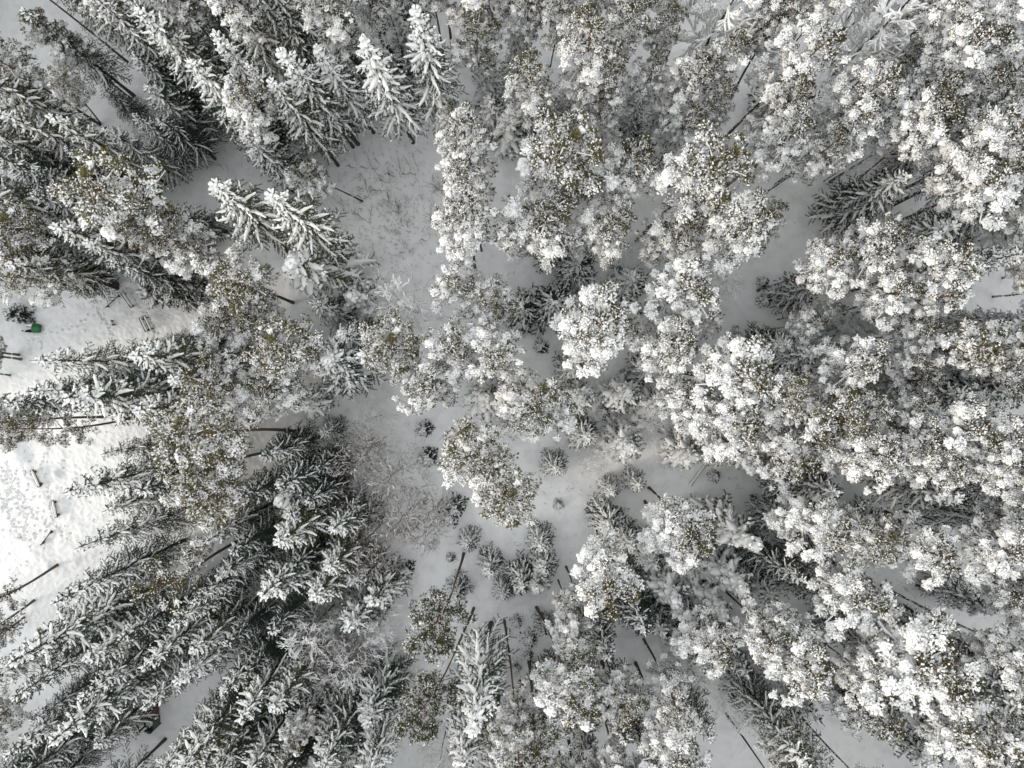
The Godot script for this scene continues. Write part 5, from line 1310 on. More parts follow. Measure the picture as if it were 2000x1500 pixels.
	tree("young_spruce_2", 2.68, 14.81, 0.75, 0.75, -0.30, -0.000, -0.000, "young spruce", "slight young snow-laden spruce, at half past five, four tenths out from centre")
	tree("young_spruce_1", 3.00, 17.13, 0.83, 0.62, -0.04, 0.000, 0.000, "young spruce", "slight young snow-laden spruce, at half past five, five tenths out from centre")
	tree("shade_spruce_1", 1.03, 18.43, 0.90, 0.67, 0.17, 0.000, -0.000, "young spruce", "slight young dusky spruce, at six o'clock, five tenths out from centre")
	tree("young_spruce_3", 2.26, 18.57, 0.81, 0.75, 0.28, 0.000, 0.000, "young spruce", "slight young snow-laden spruce, at six o'clock, five tenths out from centre, third from left")
	tree("snow_pine_2", 7.97, 13.48, 0.89, 1.00, -0.63, -0.070, 0.063, "pine", "bare-trunked snow-covered pine, at five o'clock, five tenths out from centre")
	tree("snow_pine_1", 5.10, 20.61, 0.65, 0.90, -0.48, -0.015, -0.026, "pine", "snow-covered pine, left of a spruce, at half past five, seven tenths out from centre")
	tree("snow_pine_2", 2.42, 22.05, 0.83, 1.00, 0.41, 0.109, 0.057, "pine", "bare-trunked broad snow-covered pine, at half past five, eight tenths out from centre")
	tree("snow_pine_1", 1.68, 27.37, 0.90, 0.90, 0.43, -0.005, 0.006, "pine", "snow-covered pine, at six o'clock, nine tenths out from centre")
	tree("snow_pine_3", 0.78, 29.28, 0.72, 0.90, 0.10, 0.001, -0.001, "pine", "snow-covered pine, right of a spruce, at six o'clock, nine tenths out from centre")
	tree("heavy_pine_3", 13.09, 11.57, 0.83, 0.90, 0.10, 0.004, -0.002, "pine", "broad heavily snow-loaded pine, at half past four, four tenths out from centre")
	tree("young_spruce_3", 19.24, 12.74, 1.13, 1.75, 0.63, 0.023, 0.006, "young spruce", "spreading young snow-laden spruce, at four o'clock, four tenths out from centre")
	tree("young_spruce_3", 19.21, 16.77, 1.18, 1.62, -0.17, -0.021, 0.007, "young spruce", "spreading young snow-laden spruce, at half past four, five tenths out from centre")
	tree("young_spruce_3", 14.09, 18.32, 1.17, 1.50, -0.13, -0.039, -0.025, "young spruce", "spreading young snow-laden spruce, at five o'clock, five tenths out from centre")
	tree("young_spruce_3", 17.44, 19.05, 1.11, 1.50, -0.43, 0.015, 0.012, "young spruce", "young snow-laden spruce, at half past four, six tenths out from centre")
	tree("young_spruce_1", 8.84, 12.69, 0.94, 1.12, 0.73, -0.002, -0.002, "young spruce", "young snow-laden spruce, at five o'clock, four tenths out from centre")
	tree("young_spruce_1", 12.45, 15.75, 0.88, 1.12, -0.04, 0.000, 0.001, "young spruce", "young snow-laden spruce, at half past four, four tenths out from centre")
	tree("dark_spruce_2", 10.50, 19.48, 0.82, 0.64, -0.67, -0.000, -0.001, "spruce", "tall dark green spruce, at five o'clock, six tenths out from centre")
	tree("shade_spruce_1", 12.83, 21.21, 0.95, 1.22, 0.19, -0.004, -0.029, "young spruce", "young dusky spruce, right of a spruce, at five o'clock, six tenths out from centre")
	tree("shade_spruce_2", 9.93, 19.87, 0.99, 1.11, 0.33, -0.012, 0.003, "young spruce", "left young dusky spruce, at five o'clock, six tenths out from centre")
	tree("dark_spruce_1", 7.53, 21.38, 0.69, 0.68, 0.28, 0.005, 0.002, "spruce", "slim tall dark green spruce, at half past five, seven tenths out from centre")
	tree("dark_spruce_1", 7.40, 20.00, 0.65, 0.55, 0.50, -0.007, 0.006, "spruce", "slim tall dark green spruce, at half past five, six tenths out from centre")
	tree("heavy_pine_3", 15.37, 20.14, 0.75, 0.85, 0.11, 0.021, 0.008, "pine", "heavily snow-loaded pine, at half past four, seven tenths out from centre")
	tree("heavy_pine_2", 19.57, 19.10, 0.73, 0.90, 0.68, -0.023, 0.004, "pine", "left heavily snow-loaded pine, at half past four, six tenths out from centre")
	tree("heavy_pine_1", 12.98, 25.21, 0.70, 0.85, -0.17, -0.028, -0.029, "pine", "heavily snow-loaded pine, at five o'clock, eight tenths out from centre")
	tree("heavy_pine_2", 12.18, 27.49, 0.86, 0.95, -0.66, 0.005, -0.002, "pine", "broad heavily snow-loaded pine, at five o'clock, nine tenths out from centre")
	tree("snow_pine_3", 8.45, 25.11, 0.71, 0.85, -0.73, 0.015, -0.017, "pine", "snow-covered pine, at half past five, eight tenths out from centre")
	tree("dark_spruce_1", 16.14, 22.66, 0.90, 0.68, -0.18, -0.006, -0.004, "spruce", "tall dark green spruce, at five o'clock, seven tenths out from centre")
	tree("dark_spruce_2", 8.87, 27.42, 0.86, 0.73, 0.46, -0.014, -0.011, "spruce", "tall dark green spruce, at half past five, eight tenths out from centre")
	tree("mid_spruce_2", 15.50, 27.84, 0.69, 0.68, 0.63, -0.002, -0.006, "spruce", "tall snow-striped spruce, at five o'clock, nine tenths out from centre")
	tree("shade_spruce_1", 6.48, 31.24, 0.87, 1.44, 0.59, -0.003, 0.012, "young spruce", "left young dusky spruce, at half past five, nine tenths out from centre")
	tree("snow_pine_2", 5.33, 18.01, 0.58, 0.70, 0.62, -0.003, 0.019, "pine", "slim snow-covered pine, at half past five, six tenths out from centre")
	tree("young_spruce_2", 10.83, 18.15, 0.87, 1.12, -0.02, -0.026, -0.006, "young spruce", "slight young snow-laden spruce, at five o'clock, five tenths out from centre")
	tree("frost_tree_2", 15.27, 24.25, 0.84, 1.10, 0.16, 0.000, 0.000, "bare tree", "bare frosted tree, left of a spruce, at five o'clock, seven tenths out from centre")
	tree("shade_spruce_2", 19.99, 23.86, 0.88, 1.33, -0.37, -0.041, 0.009, "young spruce", "young dusky spruce, at half past four, seven tenths out from centre")
	tree("snow_pine_2", 4.54, 19.33, 0.43, 0.75, 0.12, 0.022, 0.062, "pine", "bare-trunked slim snow-covered pine, at half past five, six tenths out from centre")
	tree("snow_pine_2", 12.11, 32.80, 0.61, 1.00, 0.58, -0.051, -0.079, "pine", "right bare-trunked slim snow-covered pine cut off by the bottom edge, six tenths from left")
	tree("snow_pine_2", 6.66, 33.06, 0.53, 0.90, -0.04, -0.017, -0.124, "pine", "left bare-trunked slim snow-covered pine cut off by the bottom edge, six tenths from left")
	tree("shade_spruce_1", 15.64, 20.55, 0.89, 1.11, -0.48, 0.001, 0.002, "young spruce", "right young dusky spruce, at five o'clock, six tenths out from centre")
	tree("young_spruce_3", 6.29, 28.94, 0.90, 1.25, 0.54, -0.004, 0.015, "young spruce", "slight young snow-laden spruce, at half past five, eight tenths out from centre")
	tree("sapling_1", 0.50, 23.27, 0.73, 0.55, -0.19, 0.000, 0.000, "shrub", "small dark evergreen bush, at six o'clock, six tenths out from centre")
	tree("sapling_1", 1.75, 24.98, 1.06, 0.64, -0.63, -0.000, 0.000, "shrub", "small dark evergreen bush, at six o'clock, seven tenths out from centre, first from top")
	tree("sapling_2", 1.65, 26.66, 0.65, 0.45, 0.03, -0.000, -0.000, "shrub", "small dark evergreen bush, at six o'clock, seven tenths out from centre, second from top")
	tree("sapling_1", 0.40, 27.81, 0.63, 0.45, 0.56, 0.000, 0.000, "shrub", "small dark evergreen bush, at six o'clock, seven tenths out from centre, third from top")
	tree("shade_spruce_2", 3.09, 23.08, 0.53, 0.56, 0.64, -0.000, -0.000, "young spruce", "slight young dusky spruce, at half past five, six tenths out from centre")
	tree("young_spruce_2", 10.47, 14.01, 0.89, 1.12, 0.40, -0.007, 0.004, "young spruce", "slight young snow-laden spruce, at five o'clock, four tenths out from centre")
	tree("heavy_pine_3", 23.62, 10.98, 0.79, 0.95, -0.48, 0.000, -0.000, "pine", "heavily snow-loaded pine, above a young spruce, at four o'clock, six tenths out from centre")
	tree("olive_pine_1", 27.11, 11.52, 0.71, 0.95, -0.20, 0.005, 0.001, "pine", "patchily snowy olive-green pine, at four o'clock, seven tenths out from centre")
	tree("heavy_pine_3", 31.49, 12.15, 0.81, 1.00, 0.15, -0.036, 0.010, "pine", "broad heavily snow-loaded pine, at half past three, eight tenths out from centre")
	tree("heavy_pine_2", 36.81, 12.58, 0.90, 0.95, -0.62, 0.011, -0.006, "pine", "heavily snow-loaded pine, below a spruce, at half past three, nine tenths out from centre")
	tree("heavy_pine_2", 25.88, 15.97, 0.93, 0.95, -0.16, -0.026, -0.011, "pine", "broad heavily snow-loaded pine, at four o'clock, six tenths out from centre")
	tree("heavy_pine_2", 36.34, 19.83, 0.73, 1.00, -0.51, 0.121, 0.021, "pine", "lower bare-trunked heavily snow-loaded pine, at four o'clock, nine tenths out from centre")
	tree("heavy_pine_2", 45.67, 18.82, 0.80, 0.90, 0.74, -0.430, -0.152, "pine", "upper bare-trunked heavily snow-loaded pine, at four o'clock, nine tenths out from centre")
	tree("shade_spruce_1", 41.31, 19.43, 0.94, 1.00, 0.66, 0.016, 0.031, "young spruce", "young dusky spruce, at four o'clock, nine tenths out from centre")
	tree("dark_spruce_1", 22.45, 15.51, 0.70, 0.68, 0.43, 0.023, -0.016, "spruce", "tall dark green spruce, at four o'clock, five tenths out from centre")
	tree("heavy_pine_2", 30.03, 20.35, 1.38, 1.00, -0.59, -0.003, -0.007, "pine", "broad snow-bowed thick-branched white pine, at four o'clock, eight tenths out from centre")
	tree("heavy_pine_1", 22.37, 21.08, 0.99, 0.95, -0.19, -0.016, 0.017, "pine", "broad snow-bowed thick-branched white pine, at half past four, seven tenths out from centre")
	tree("heavy_pine_2", 20.94, 19.31, 0.71, 0.85, -0.73, 0.000, 0.001, "pine", "right heavily snow-loaded pine, at half past four, six tenths out from centre")
	tree("heavy_pine_2", 42.55, 29.78, 1.08, 1.05, -0.46, -0.500, -0.220, "pine", "bare-trunked broad heavily snow-loaded pine, at four o'clock, nine tenths out from centre")
	tree("snow_pine_1", 27.78, 25.50, 0.79, 0.85, -0.63, 0.006, 0.008, "pine", "snow-covered pine, right of a spruce, at half past four, eight tenths out from centre")
	tree("mid_spruce_2", 28.19, 26.58, 0.81, 0.77, 0.64, 0.010, -0.008, "spruce", "tall snow-striped spruce, at half past four, eight tenths out from centre")
	tree("dark_spruce_1", 37.43, 22.92, 0.81, 0.77, -0.24, -0.010, -0.011, "spruce", "tall dark green spruce, at four o'clock, nine tenths out from centre")
	tree("heavy_pine_1", 37.91, 24.99, 0.56, 0.85, -0.66, -0.007, 0.001, "pine", "slim heavily snow-loaded pine, at four o'clock, nine tenths out from centre")
	tree("heavy_pine_3", 38.50, 21.74, 0.69, 0.90, -0.09, -0.007, 0.002, "pine", "heavily snow-loaded pine, at four o'clock, nine tenths out from centre")
	tree("olive_pine_1", 21.48, 28.43, 0.68, 0.85, 0.51, -0.001, 0.009, "pine", "patchily snowy olive-green pine, below a spruce, at five o'clock, nine tenths out from centre")
	tree("shade_spruce_2", 24.90, 27.34, 0.80, 1.44, -0.59, 0.002, -0.005, "young spruce", "young dusky spruce, below a pine, at half past four, eight tenths out from centre")
	tree("shade_spruce_2", 27.09, 15.63, 0.86, 1.22, 0.59, 0.031, -0.022, "young spruce", "young dusky spruce, below a pine, at four o'clock, six tenths out from centre")
	tree("shade_spruce_1", 30.71, 22.61, 1.06, 1.22, -0.57, -0.031, -0.012, "young spruce", "young dusky spruce, at four o'clock, seven tenths out from centre")
	tree("heavy_pine_2", 27.08, 22.48, 0.69, 0.90, -0.39, 0.013, -0.002, "pine", "snow-bowed thick-branched white pine, at half past four, seven tenths out from centre")
	tree("shade_spruce_2", 41.42, 27.95, 1.14, 1.67, -0.66, -0.001, 0.006, "young spruce", "spreading young dusky spruce, at four o'clock, nine tenths out from centre")
	tree("shade_spruce_2", 33.72, 30.39, 1.09, 1.78, 0.02, 0.008, 0.010, "young spruce", "spreading young dusky spruce, at half past four, nine tenths out from centre")
	tree("young_spruce_2", 22.53, 18.56, 1.07, 1.12, 0.04, 0.015, 0.000, "young spruce", "young snow-laden spruce, at half past four, five tenths out from centre")
	tree("shade_spruce_1", 24.23, 12.41, 0.91, 1.11, -0.48, -0.011, 0.014, "young spruce", "young dusky spruce, at four o'clock, five tenths out from centre")
	tree("snow_pine_2", 22.83, 30.10, 0.56, 0.85, -0.49, -0.005, -0.001, "pine", "slim snow-covered pine, below a spruce, at five o'clock, nine tenths out from centre")
	tree("shade_spruce_1", 33.43, 27.62, 0.94, 1.33, -0.49, 0.011, -0.020, "young spruce", "young dusky spruce, at half past four, eight tenths out from centre")
	tree("bare_shrub_1", -11.15, -17.01, 1.54, 1.30, 0.35, 0.000, 0.000, "shrub", "lower leafless brown shrub, at eleven o'clock, five tenths out from centre")
	tree("bare_shrub_2", -11.25, -20.54, 1.98, 1.11, 0.03, 0.000, -0.000, "shrub", "few bare upright stems, at eleven o'clock, six tenths out from centre, third from left")
	tree("bare_shrub_2", -10.04, -20.84, 1.77, 1.22, 0.55, -0.000, 0.000, "shrub", "few bare upright stems, at eleven o'clock, six tenths out from centre, fourth from left")
	tree("bare_shrub_2", -9.34, -20.79, 1.63, 1.22, 0.39, 0.000, 0.000, "shrub", "few bare upright stems, at eleven o'clock, six tenths out from centre, fifth from left")
	tree("bare_shrub_2", -14.28, -16.15, 1.89, 1.33, -0.47, 0.000, -0.000, "shrub", "few bare upright stems, at half past ten, four tenths out from centre, second from left")
	tree("bare_shrub_2", -16.71, -16.91, 1.73, 1.11, 0.11, 0.000, 0.000, "shrub", "left few bare upright stems, at half past ten, five tenths out from centre")
	tree("bare_shrub_2", -16.86, -16.45, 1.62, 1.11, 0.70, -0.000, 0.000, "shrub", "few bare upright stems, at half past ten, four tenths out from centre, first from left")
	tree("bare_shrub_2", -12.82, -19.23, 1.90, 1.11, 0.47, 0.000, 0.000, "shrub", "few bare upright stems, at eleven o'clock, five tenths out from centre, third from left")
	tree("bare_shrub_2", -12.16, -19.94, 1.42, 1.11, 0.11, 0.000, -0.000, "shrub", "few bare upright stems, at eleven o'clock, five tenths out from centre, fourth from left")
	tree("bare_shrub_2", -14.38, -19.28, 1.37, 1.33, 0.35, -0.000, 0.000, "shrub", "few bare upright stems, at eleven o'clock, five tenths out from centre, first from left")
	tree("bare_shrub_2", -14.28, -18.27, 1.50, 1.44, 0.06, -0.000, -0.000, "shrub", "right few bare upright stems, at half past ten, five tenths out from centre")
	tree("bare_shrub_2", -13.93, -18.42, 1.07, 0.83, 0.18, 0.000, 0.000, "shrub", "few bare upright stems, at eleven o'clock, five tenths out from centre, second from left")
	tree("bare_shrub_2", -13.12, -21.25, 1.26, 0.89, 0.48, 0.000, 0.000, "shrub", "few bare upright stems, at eleven o'clock, six tenths out from centre, second from left")
	tree("bare_shrub_2", -13.98, -21.35, 1.62, 1.11, 0.36, 0.000, 0.000, "shrub", "few bare upright stems, at eleven o'clock, six tenths out from centre, first from left")
	tree("bare_shrub_2", -15.39, -21.35, 1.36, 0.89, 0.11, 0.000, 0.000, "shrub", "few bare upright stems above and left of the open glade")
	tree("bare_shrub_3", -11.20, -14.89, 0.65, 0.62, 0.55, -0.000, -0.000, "shrub", "fine reddish-brown leafless shrub inside the open glade")
	tree("bare_shrub_2", -13.68, -12.42, 1.53, 1.11, -0.01, 0.000, 0.000, "shrub", "few bare upright stems below and left of the open glade")
	tree("bare_shrub_3", -7.17, -19.18, 1.56, 1.62, 0.58, 0.000, 0.000, "shrub", "fine reddish-brown leafless shrub, at half past eleven, five tenths out from centre")
	tree("bare_shrub_2", -8.23, -14.18, 1.39, 0.89, 0.11, 0.000, -0.000, "shrub", "few bare upright stems, at eleven o'clock, four tenths out from centre")
	tree("bare_shrub_2", -10.40, -13.22, 1.59, 0.89, 0.66, 0.000, 0.000, "shrub", "few bare upright stems, at half past ten, four tenths out from centre, third from left")
	tree("bare_shrub_1", -12.16, -18.07, 1.22, 1.10, 0.15, -0.000, -0.000, "shrub", "upper leafless brown shrub, at eleven o'clock, five tenths out from centre")
	tree("bare_shrub_2", -18.17, -16.05, 1.62, 1.11, 0.42, -0.000, 0.000, "shrub", "few bare upright stems, right of a spruce and left of the open glade")
	tree("bare_shrub_3", -7.57, -16.15, 1.38, 1.25, 0.32, -0.000, 0.000, "shrub", "fine reddish-brown leafless shrub, at eleven o'clock, four tenths out from centre")
	tree("bare_shrub_3", -15.14, 27.25, 1.60, 1.25, -0.67, 0.000, -0.000, "shrub", "fine reddish-brown leafless shrub, at seven o'clock, seven tenths out from centre")
	tree("bare_shrub_2", -10.09, 14.64, 1.98, 1.11, -0.38, 0.000, -0.000, "shrub", "few bare upright stems, left of brown twigs and below and right of the brown-twigged thicket")
	tree("bare_shrub_3", -7.57, 15.65, 1.17, 1.00, -0.59, -0.000, -0.000, "shrub", "fine reddish-brown leafless shrub, at seven o'clock, four tenths out from centre")
	tree("shade_spruce_2", -10.88, -28.92, 1.04, 1.00, 0.20, 0.001, -0.009, "young spruce", "young dusky spruce, at half past eleven, eight tenths out from centre")
	tree("young_spruce_1", -9.90, -32.20, 0.99, 1.25, -0.34, 0.009, 0.002, "young spruce", "young snow-laden spruce, at half past eleven, nine tenths out from centre")
	tree("dark_spruce_1", -18.02, -28.93, 0.77, 0.68, 0.02, -0.002, -0.001, "spruce", "slim tall dark green spruce, at eleven o'clock, nine tenths out from centre")
	tree("shade_spruce_2", -14.10, -27.86, 0.90, 1.11, 0.02, 0.030, 0.018, "young spruce", "young dusky spruce, right of a spruce, at eleven o'clock, eight tenths out from centre")
	tree("dark_spruce_2", -25.30, -28.51, 0.66, 0.64, -0.34, 0.019, -0.011, "spruce", "slim tall dark green spruce, at half past ten, nine tenths out from centre")
	tree("dark_spruce_2", -34.96, -18.43, 0.65, 0.64, -0.42, -0.012, -0.010, "spruce", "slim tall dark green spruce, at ten o'clock, eight tenths out from centre, second from top")
	tree("dark_spruce_2", -37.25, -17.56, 0.68, 0.55, 0.64, 0.003, -0.001, "spruce", "slim tall dark green spruce, at ten o'clock, eight tenths out from centre, third from top")
	tree("shade_spruce_1", -29.44, -14.93, 0.91, 1.00, -0.32, 0.001, -0.001, "young spruce", "young dusky spruce, at ten o'clock, six tenths out from centre")
	tree("dark_spruce_1", -37.18, -16.98, 0.75, 0.68, -0.51, -0.006, 0.022, "spruce", "slim tall dark green spruce, at ten o'clock, nine tenths out from centre")
	tree("heavy_pine_2", 37.20, 9.99, 0.64, 0.90, 0.51, 0.076, 0.030, "pine", "bare-trunked heavily snow-loaded pine, at half past three, nine tenths out from centre")
	tree("snow_pine_2", 38.71, 12.62, 0.58, 1.00, 0.53, 0.099, 0.031, "pine", "bare-trunked snow-covered pine cut off by the right edge, seven tenths down")
	tree("snow_pine_2", 47.44, 12.62, 0.62, 1.00, 0.74, 0.052, 0.014, "pine", "bare-trunked slim snow-covered pine cut off by the right edge, seven tenths down")
	tree("snow_pine_2", 21.70, 30.63, 0.60, 1.00, 0.20, 0.004, 0.005, "pine", "bare-trunked snow-covered pine cut off by the bottom edge, eight tenths from left")
	tree("snow_pine_2", 21.10, 32.55, 0.58, 1.00, 0.31, 0.003, 0.005, "pine", "bare-trunked slim snow-covered pine cut off by the bottom edge, eight tenths from left")
	tree("snow_pine_2", 39.87, 19.83, 0.56, 1.00, -0.59, 0.160, -0.059, "pine", "bare-trunked slim snow-covered pine cut off by the right edge, eight tenths down")
	tree("birch_2", -13.93, 11.66, 1.11, 1.00, -0.00, 0.001, -0.009, "bare tree", "left bare brown-twigged tree, at half past seven, three tenths out from centre")
	tree("birch_1", -12.96, 13.91, 1.07, 1.00, -0.18, -0.007, 0.004, "bare tree", "bare brown-twigged tree, at half past seven, four tenths out from centre")
	tree("birch_2", -7.92, 13.78, 0.92, 0.88, -0.22, -0.013, -0.033, "bare tree", "right bare brown-twigged tree, at seven o'clock, four tenths out from centre")
	tree("birch_2", -17.37, 24.04, 1.14, 1.12, 0.43, -0.013, 0.011, "bare tree", "bare brown-twigged tree, at seven o'clock, seven tenths out from centre, second from left")
	tree("birch_2", -15.36, 25.69, 1.13, 1.12, 0.06, -0.004, 0.004, "bare tree", "bare brown-twigged tree, at seven o'clock, seven tenths out from centre, fourth from left")
	tree("birch_1", -16.67, 23.19, 1.16, 1.00, -0.25, -0.009, 0.004, "bare tree", "bare brown-twigged tree, at seven o'clock, seven tenths out from centre, third from left")
	tree("birch_1", -19.09, 26.01, 1.03, 1.00, -0.11, 0.009, -0.002, "bare tree", "bare brown-twigged tree, at seven o'clock, seven tenths out from centre, first from left")
	tree("birch_1", -13.94, 23.91, 1.00, 1.00, 0.05, 0.002, 0.000, "bare tree", "bare brown-twigged tree, at seven o'clock, seven tenths out from centre, fifth from left")
	tree("birch_2", -6.86, 11.31, 1.00, 0.88, 0.03, -0.037, -0.009, "bare tree", "bare brown-twigged tree, at seven o'clock, three tenths out from centre")
	tree("heavy_pine_1", -3.03, -13.12, 0.65, 1.05, 0.28, -0.016, -0.098, "pine", "bare-trunked heavily snow-loaded pine, at half past eleven, five tenths out from centre")
	tree("dark_spruce_2", -41.30, 32.06, 0.76, 0.73, -0.07, -0.025, 0.006, "spruce", "left tall dark green spruce, at half past seven, nine tenths out from centre")
	tree("dark_spruce_1", -39.16, 31.62, 0.83, 0.75, 0.64, -0.022, 0.014, "spruce", "right tall dark green spruce, at half past seven, nine tenths out from centre")
	tree("dark_spruce_1", -38.81, 33.91, 0.70, 0.81, 0.70, 0.000, -0.000, "spruce", "tall dark green spruce cut off by the bottom edge, zero tenths from left")
	tree("mid_spruce_2", -34.16, 35.00, 0.73, 0.77, 0.74, 0.000, -0.001, "spruce", "tall snow-striped spruce cut off by the bottom edge, one tenths from left")
	tree("dark_spruce_1", -26.00, 28.67, 0.69, 0.94, -0.73, 0.006, -0.003, "spruce", "tall dark green spruce below and right of the climbing frame")
	tree("dark_spruce_1", -26.25, 32.35, 0.72, 0.82, -0.00, 0.002, 0.005, "spruce", "upper tall dark green spruce cut off by the bottom edge, two tenths from left")
	tree("mid_spruce_2", -24.27, 28.20, 0.84, 0.91, -0.53, 0.012, -0.012, "spruce", "left tall snow-striped spruce, at half past seven, nine tenths out from centre")
	tree("dark_spruce_1", -24.46, 35.26, 0.87, 0.81, -0.57, -0.011, 0.007, "spruce", "lower tall dark green spruce cut off by the bottom edge, two tenths from left")
	tree("dark_spruce_1", -22.67, 29.85, 0.79, 0.79, -0.64, -0.004, -0.000, "spruce", "tall dark green spruce, at seven o'clock, nine tenths out from centre, first from left")
	tree("mid_spruce_1", -20.09, 29.95, 0.77, 0.78, -0.53, -0.006, -0.008, "spruce", "left tall snow-striped spruce, at seven o'clock, nine tenths out from centre")
	tree("mid_spruce_1", -18.61, 32.41, 0.75, 0.88, -0.50, -0.013, 0.017, "spruce", "tall snow-striped spruce cut off by the bottom edge, three tenths from left")
	tree("dark_spruce_2", -18.39, 31.62, 0.88, 0.74, -0.66, -0.019, -0.020, "spruce", "tall dark green spruce, at seven o'clock, nine tenths out from centre, second from left")
	tree("dark_spruce_1", -14.24, 28.59, 0.69, 0.92, -0.68, 0.005, 0.024, "spruce", "tall dark green spruce, at seven o'clock, nine tenths out from centre, third from left")
	tree("dark_spruce_1", -15.09, 33.94, 0.87, 0.78, -0.38, -0.014, -0.013, "spruce", "tall dark green spruce cut off by the bottom edge, three tenths from left")
	tree("snow_pine_1", -14.79, 32.58, 0.75, 0.86, -0.74, 0.005, 0.008, "pine", "snow-covered pine cut off by the bottom edge, three tenths from left")
	tree("white_spruce_2", -11.25, 29.74, 0.68, 0.91, 0.26, 0.024, -0.003, "spruce", "tall white-laden spruce, at half past six, nine tenths out from centre")
	tree("snow_pine_2", -3.54, 32.58, 0.69, 0.90, -0.15, -0.010, 0.006, "pine", "left snow-covered pine cut off by the bottom edge, five tenths from left")
	tree("white_spruce_2", -1.29, 30.71, 0.74, 0.85, -0.50, 0.005, 0.001, "spruce", "tall white-laden spruce, left of a pine, at six o'clock, nine tenths out from centre")
	tree("snow_pine_3", 4.12, 32.72, 0.71, 0.87, 0.56, -0.008, 0.006, "pine", "right snow-covered pine cut off by the bottom edge, five tenths from left")
	tree("heavy_pine_1", 6.48, 32.27, 0.76, 0.93, -0.17, -0.017, 0.009, "pine", "heavily snow-loaded pine cut off by the bottom edge, six tenths from left")
	tree("dark_spruce_2", 5.44, 34.36, 0.70, 0.84, -0.39, -0.002, 0.012, "spruce", "tall dark green spruce cut off by the bottom edge, six tenths from left")
	tree("snow_pine_1", 8.31, 30.00, 0.63, 0.99, -0.39, -0.006, 0.032, "pine", "left snow-covered pine cut off by the bottom edge, six tenths from left")
	tree("snow_pine_2", 11.71, 31.59, 0.71, 0.87, -0.39, -0.030, -0.011, "pine", "right snow-covered pine cut off by the bottom edge, six tenths from left")
	tree("mid_spruce_1", 21.39, 27.60, 0.72, 0.95, 0.09, -0.002, 0.004, "spruce", "left tall snow-striped spruce, above a pine, at half past four, nine tenths out from centre")
	tree("mid_spruce_1", 24.14, 29.39, 0.69, 0.82, -0.56, 0.004, 0.002, "spruce", "right tall snow-striped spruce, above a pine, at half past four, nine tenths out from centre")
	tree("heavy_pine_2", 27.82, 32.04, 0.67, 0.91, -0.55, 0.004, -0.026, "pine", "heavily snow-loaded pine cut off by the bottom edge, eight tenths from left")
	tree("snow_pine_2", 37.19, 30.66, 0.73, 0.95, -0.10, -0.003, -0.001, "pine", "left snow-covered pine cut off by the bottom edge, ten tenths from left")
	tree("snow_pine_1", 41.09, 32.54, 0.82, 0.87, -0.69, 0.001, -0.002, "pine", "right snow-covered pine cut off by the bottom edge, ten tenths from left")
	tree("dark_spruce_1", 38.76, 30.06, 0.70, 0.88, 0.37, 0.003, -0.010, "spruce", "tall dark green spruce, at half past four, nine tenths out from centre")
	tree("mid_spruce_1", -38.91, -34.83, 0.73, 0.77, -0.47, -0.011, 0.001, "spruce", "tall snow-striped spruce cut off by the top edge, zero tenths from left")
	tree("mid_spruce_2", -34.06, -31.09, 0.70, 0.76, -0.54, -0.012, 0.018, "spruce", "tall snow-striped spruce, below a pine, at half past ten, nine tenths out from centre")
	tree("dark_spruce_1", -30.39, -28.18, 0.71, 0.92, 0.21, 0.003, 0.000, "spruce", "tall dark green spruce, at half past ten, nine tenths out from centre")
	tree("mid_spruce_2", -31.94, -35.47, 0.85, 0.76, 0.31, 0.006, 0.007, "spruce", "tall snow-striped spruce cut off by the top edge, one tenths from left")
	tree("mid_spruce_1", -27.92, -28.25, 0.71, 0.90, 0.39, -0.005, 0.008, "spruce", "lower tall snow-striped spruce, at half past ten, nine tenths out from centre")
	tree("mid_spruce_2", -27.59, -31.10, 0.78, 0.75, 0.29, 0.005, -0.009, "spruce", "upper tall snow-striped spruce, at half past ten, nine tenths out from centre")
	tree("mid_spruce_1", -25.93, -32.35, 0.80, 0.95, -0.44, -0.004, 0.005, "spruce", "tall snow-striped spruce cut off by the top edge, two tenths from left")
	tree("snow_pine_1", -26.53, -30.81, 0.71, 0.96, -0.29, 0.002, -0.002, "pine", "snow-covered pine cut off by the top edge, two tenths from left")
	tree("mid_spruce_2", -20.84, -28.21, 0.70, 0.89, -0.05, -0.001, 0.005, "spruce", "tall snow-striped spruce, at eleven o'clock, nine tenths out from centre, first from left")
	tree("mid_spruce_2", -19.46, -29.41, 0.83, 0.83, -0.47, 0.015, 0.012, "spruce", "tall snow-striped spruce, at eleven o'clock, nine tenths out from centre, second from left")
	tree("mid_spruce_2", -17.96, -29.62, 0.82, 0.81, -0.37, -0.017, -0.017, "spruce", "tall snow-striped spruce, at eleven o'clock, nine tenths out from centre, third from left")
	tree("dark_spruce_1", -14.26, -28.70, 0.79, 0.92, -0.47, 0.001, -0.008, "spruce", "tall dark green spruce, at eleven o'clock, nine tenths out from centre")
	tree("mid_spruce_2", -12.59, -33.18, 0.71, 0.88, -0.55, 0.001, 0.010, "spruce", "tall snow-striped spruce cut off by the top edge, three tenths from left")
	tree("snow_pine_3", -11.40, -31.35, 0.78, 1.00, -0.59, 0.000, -0.000, "pine", "left snow-covered pine cut off by the top edge, four tenths from left")
	tree("young_spruce_2", -10.10, -36.39, 1.22, 1.18, 0.15, -0.006, 0.003, "young spruce", "spreading young snow-laden spruce cut off by the top edge, four tenths from left")
	tree("snow_pine_2", -5.87, -32.28, 0.82, 0.86, -0.69, -0.007, 0.003, "pine", "right snow-covered pine cut off by the top edge, four tenths from left")
	tree("snow_pine_3", -3.74, -31.36, 0.74, 0.94, 0.43, 0.019, 0.000, "pine", "left snow-covered pine cut off by the top edge, five tenths from left")
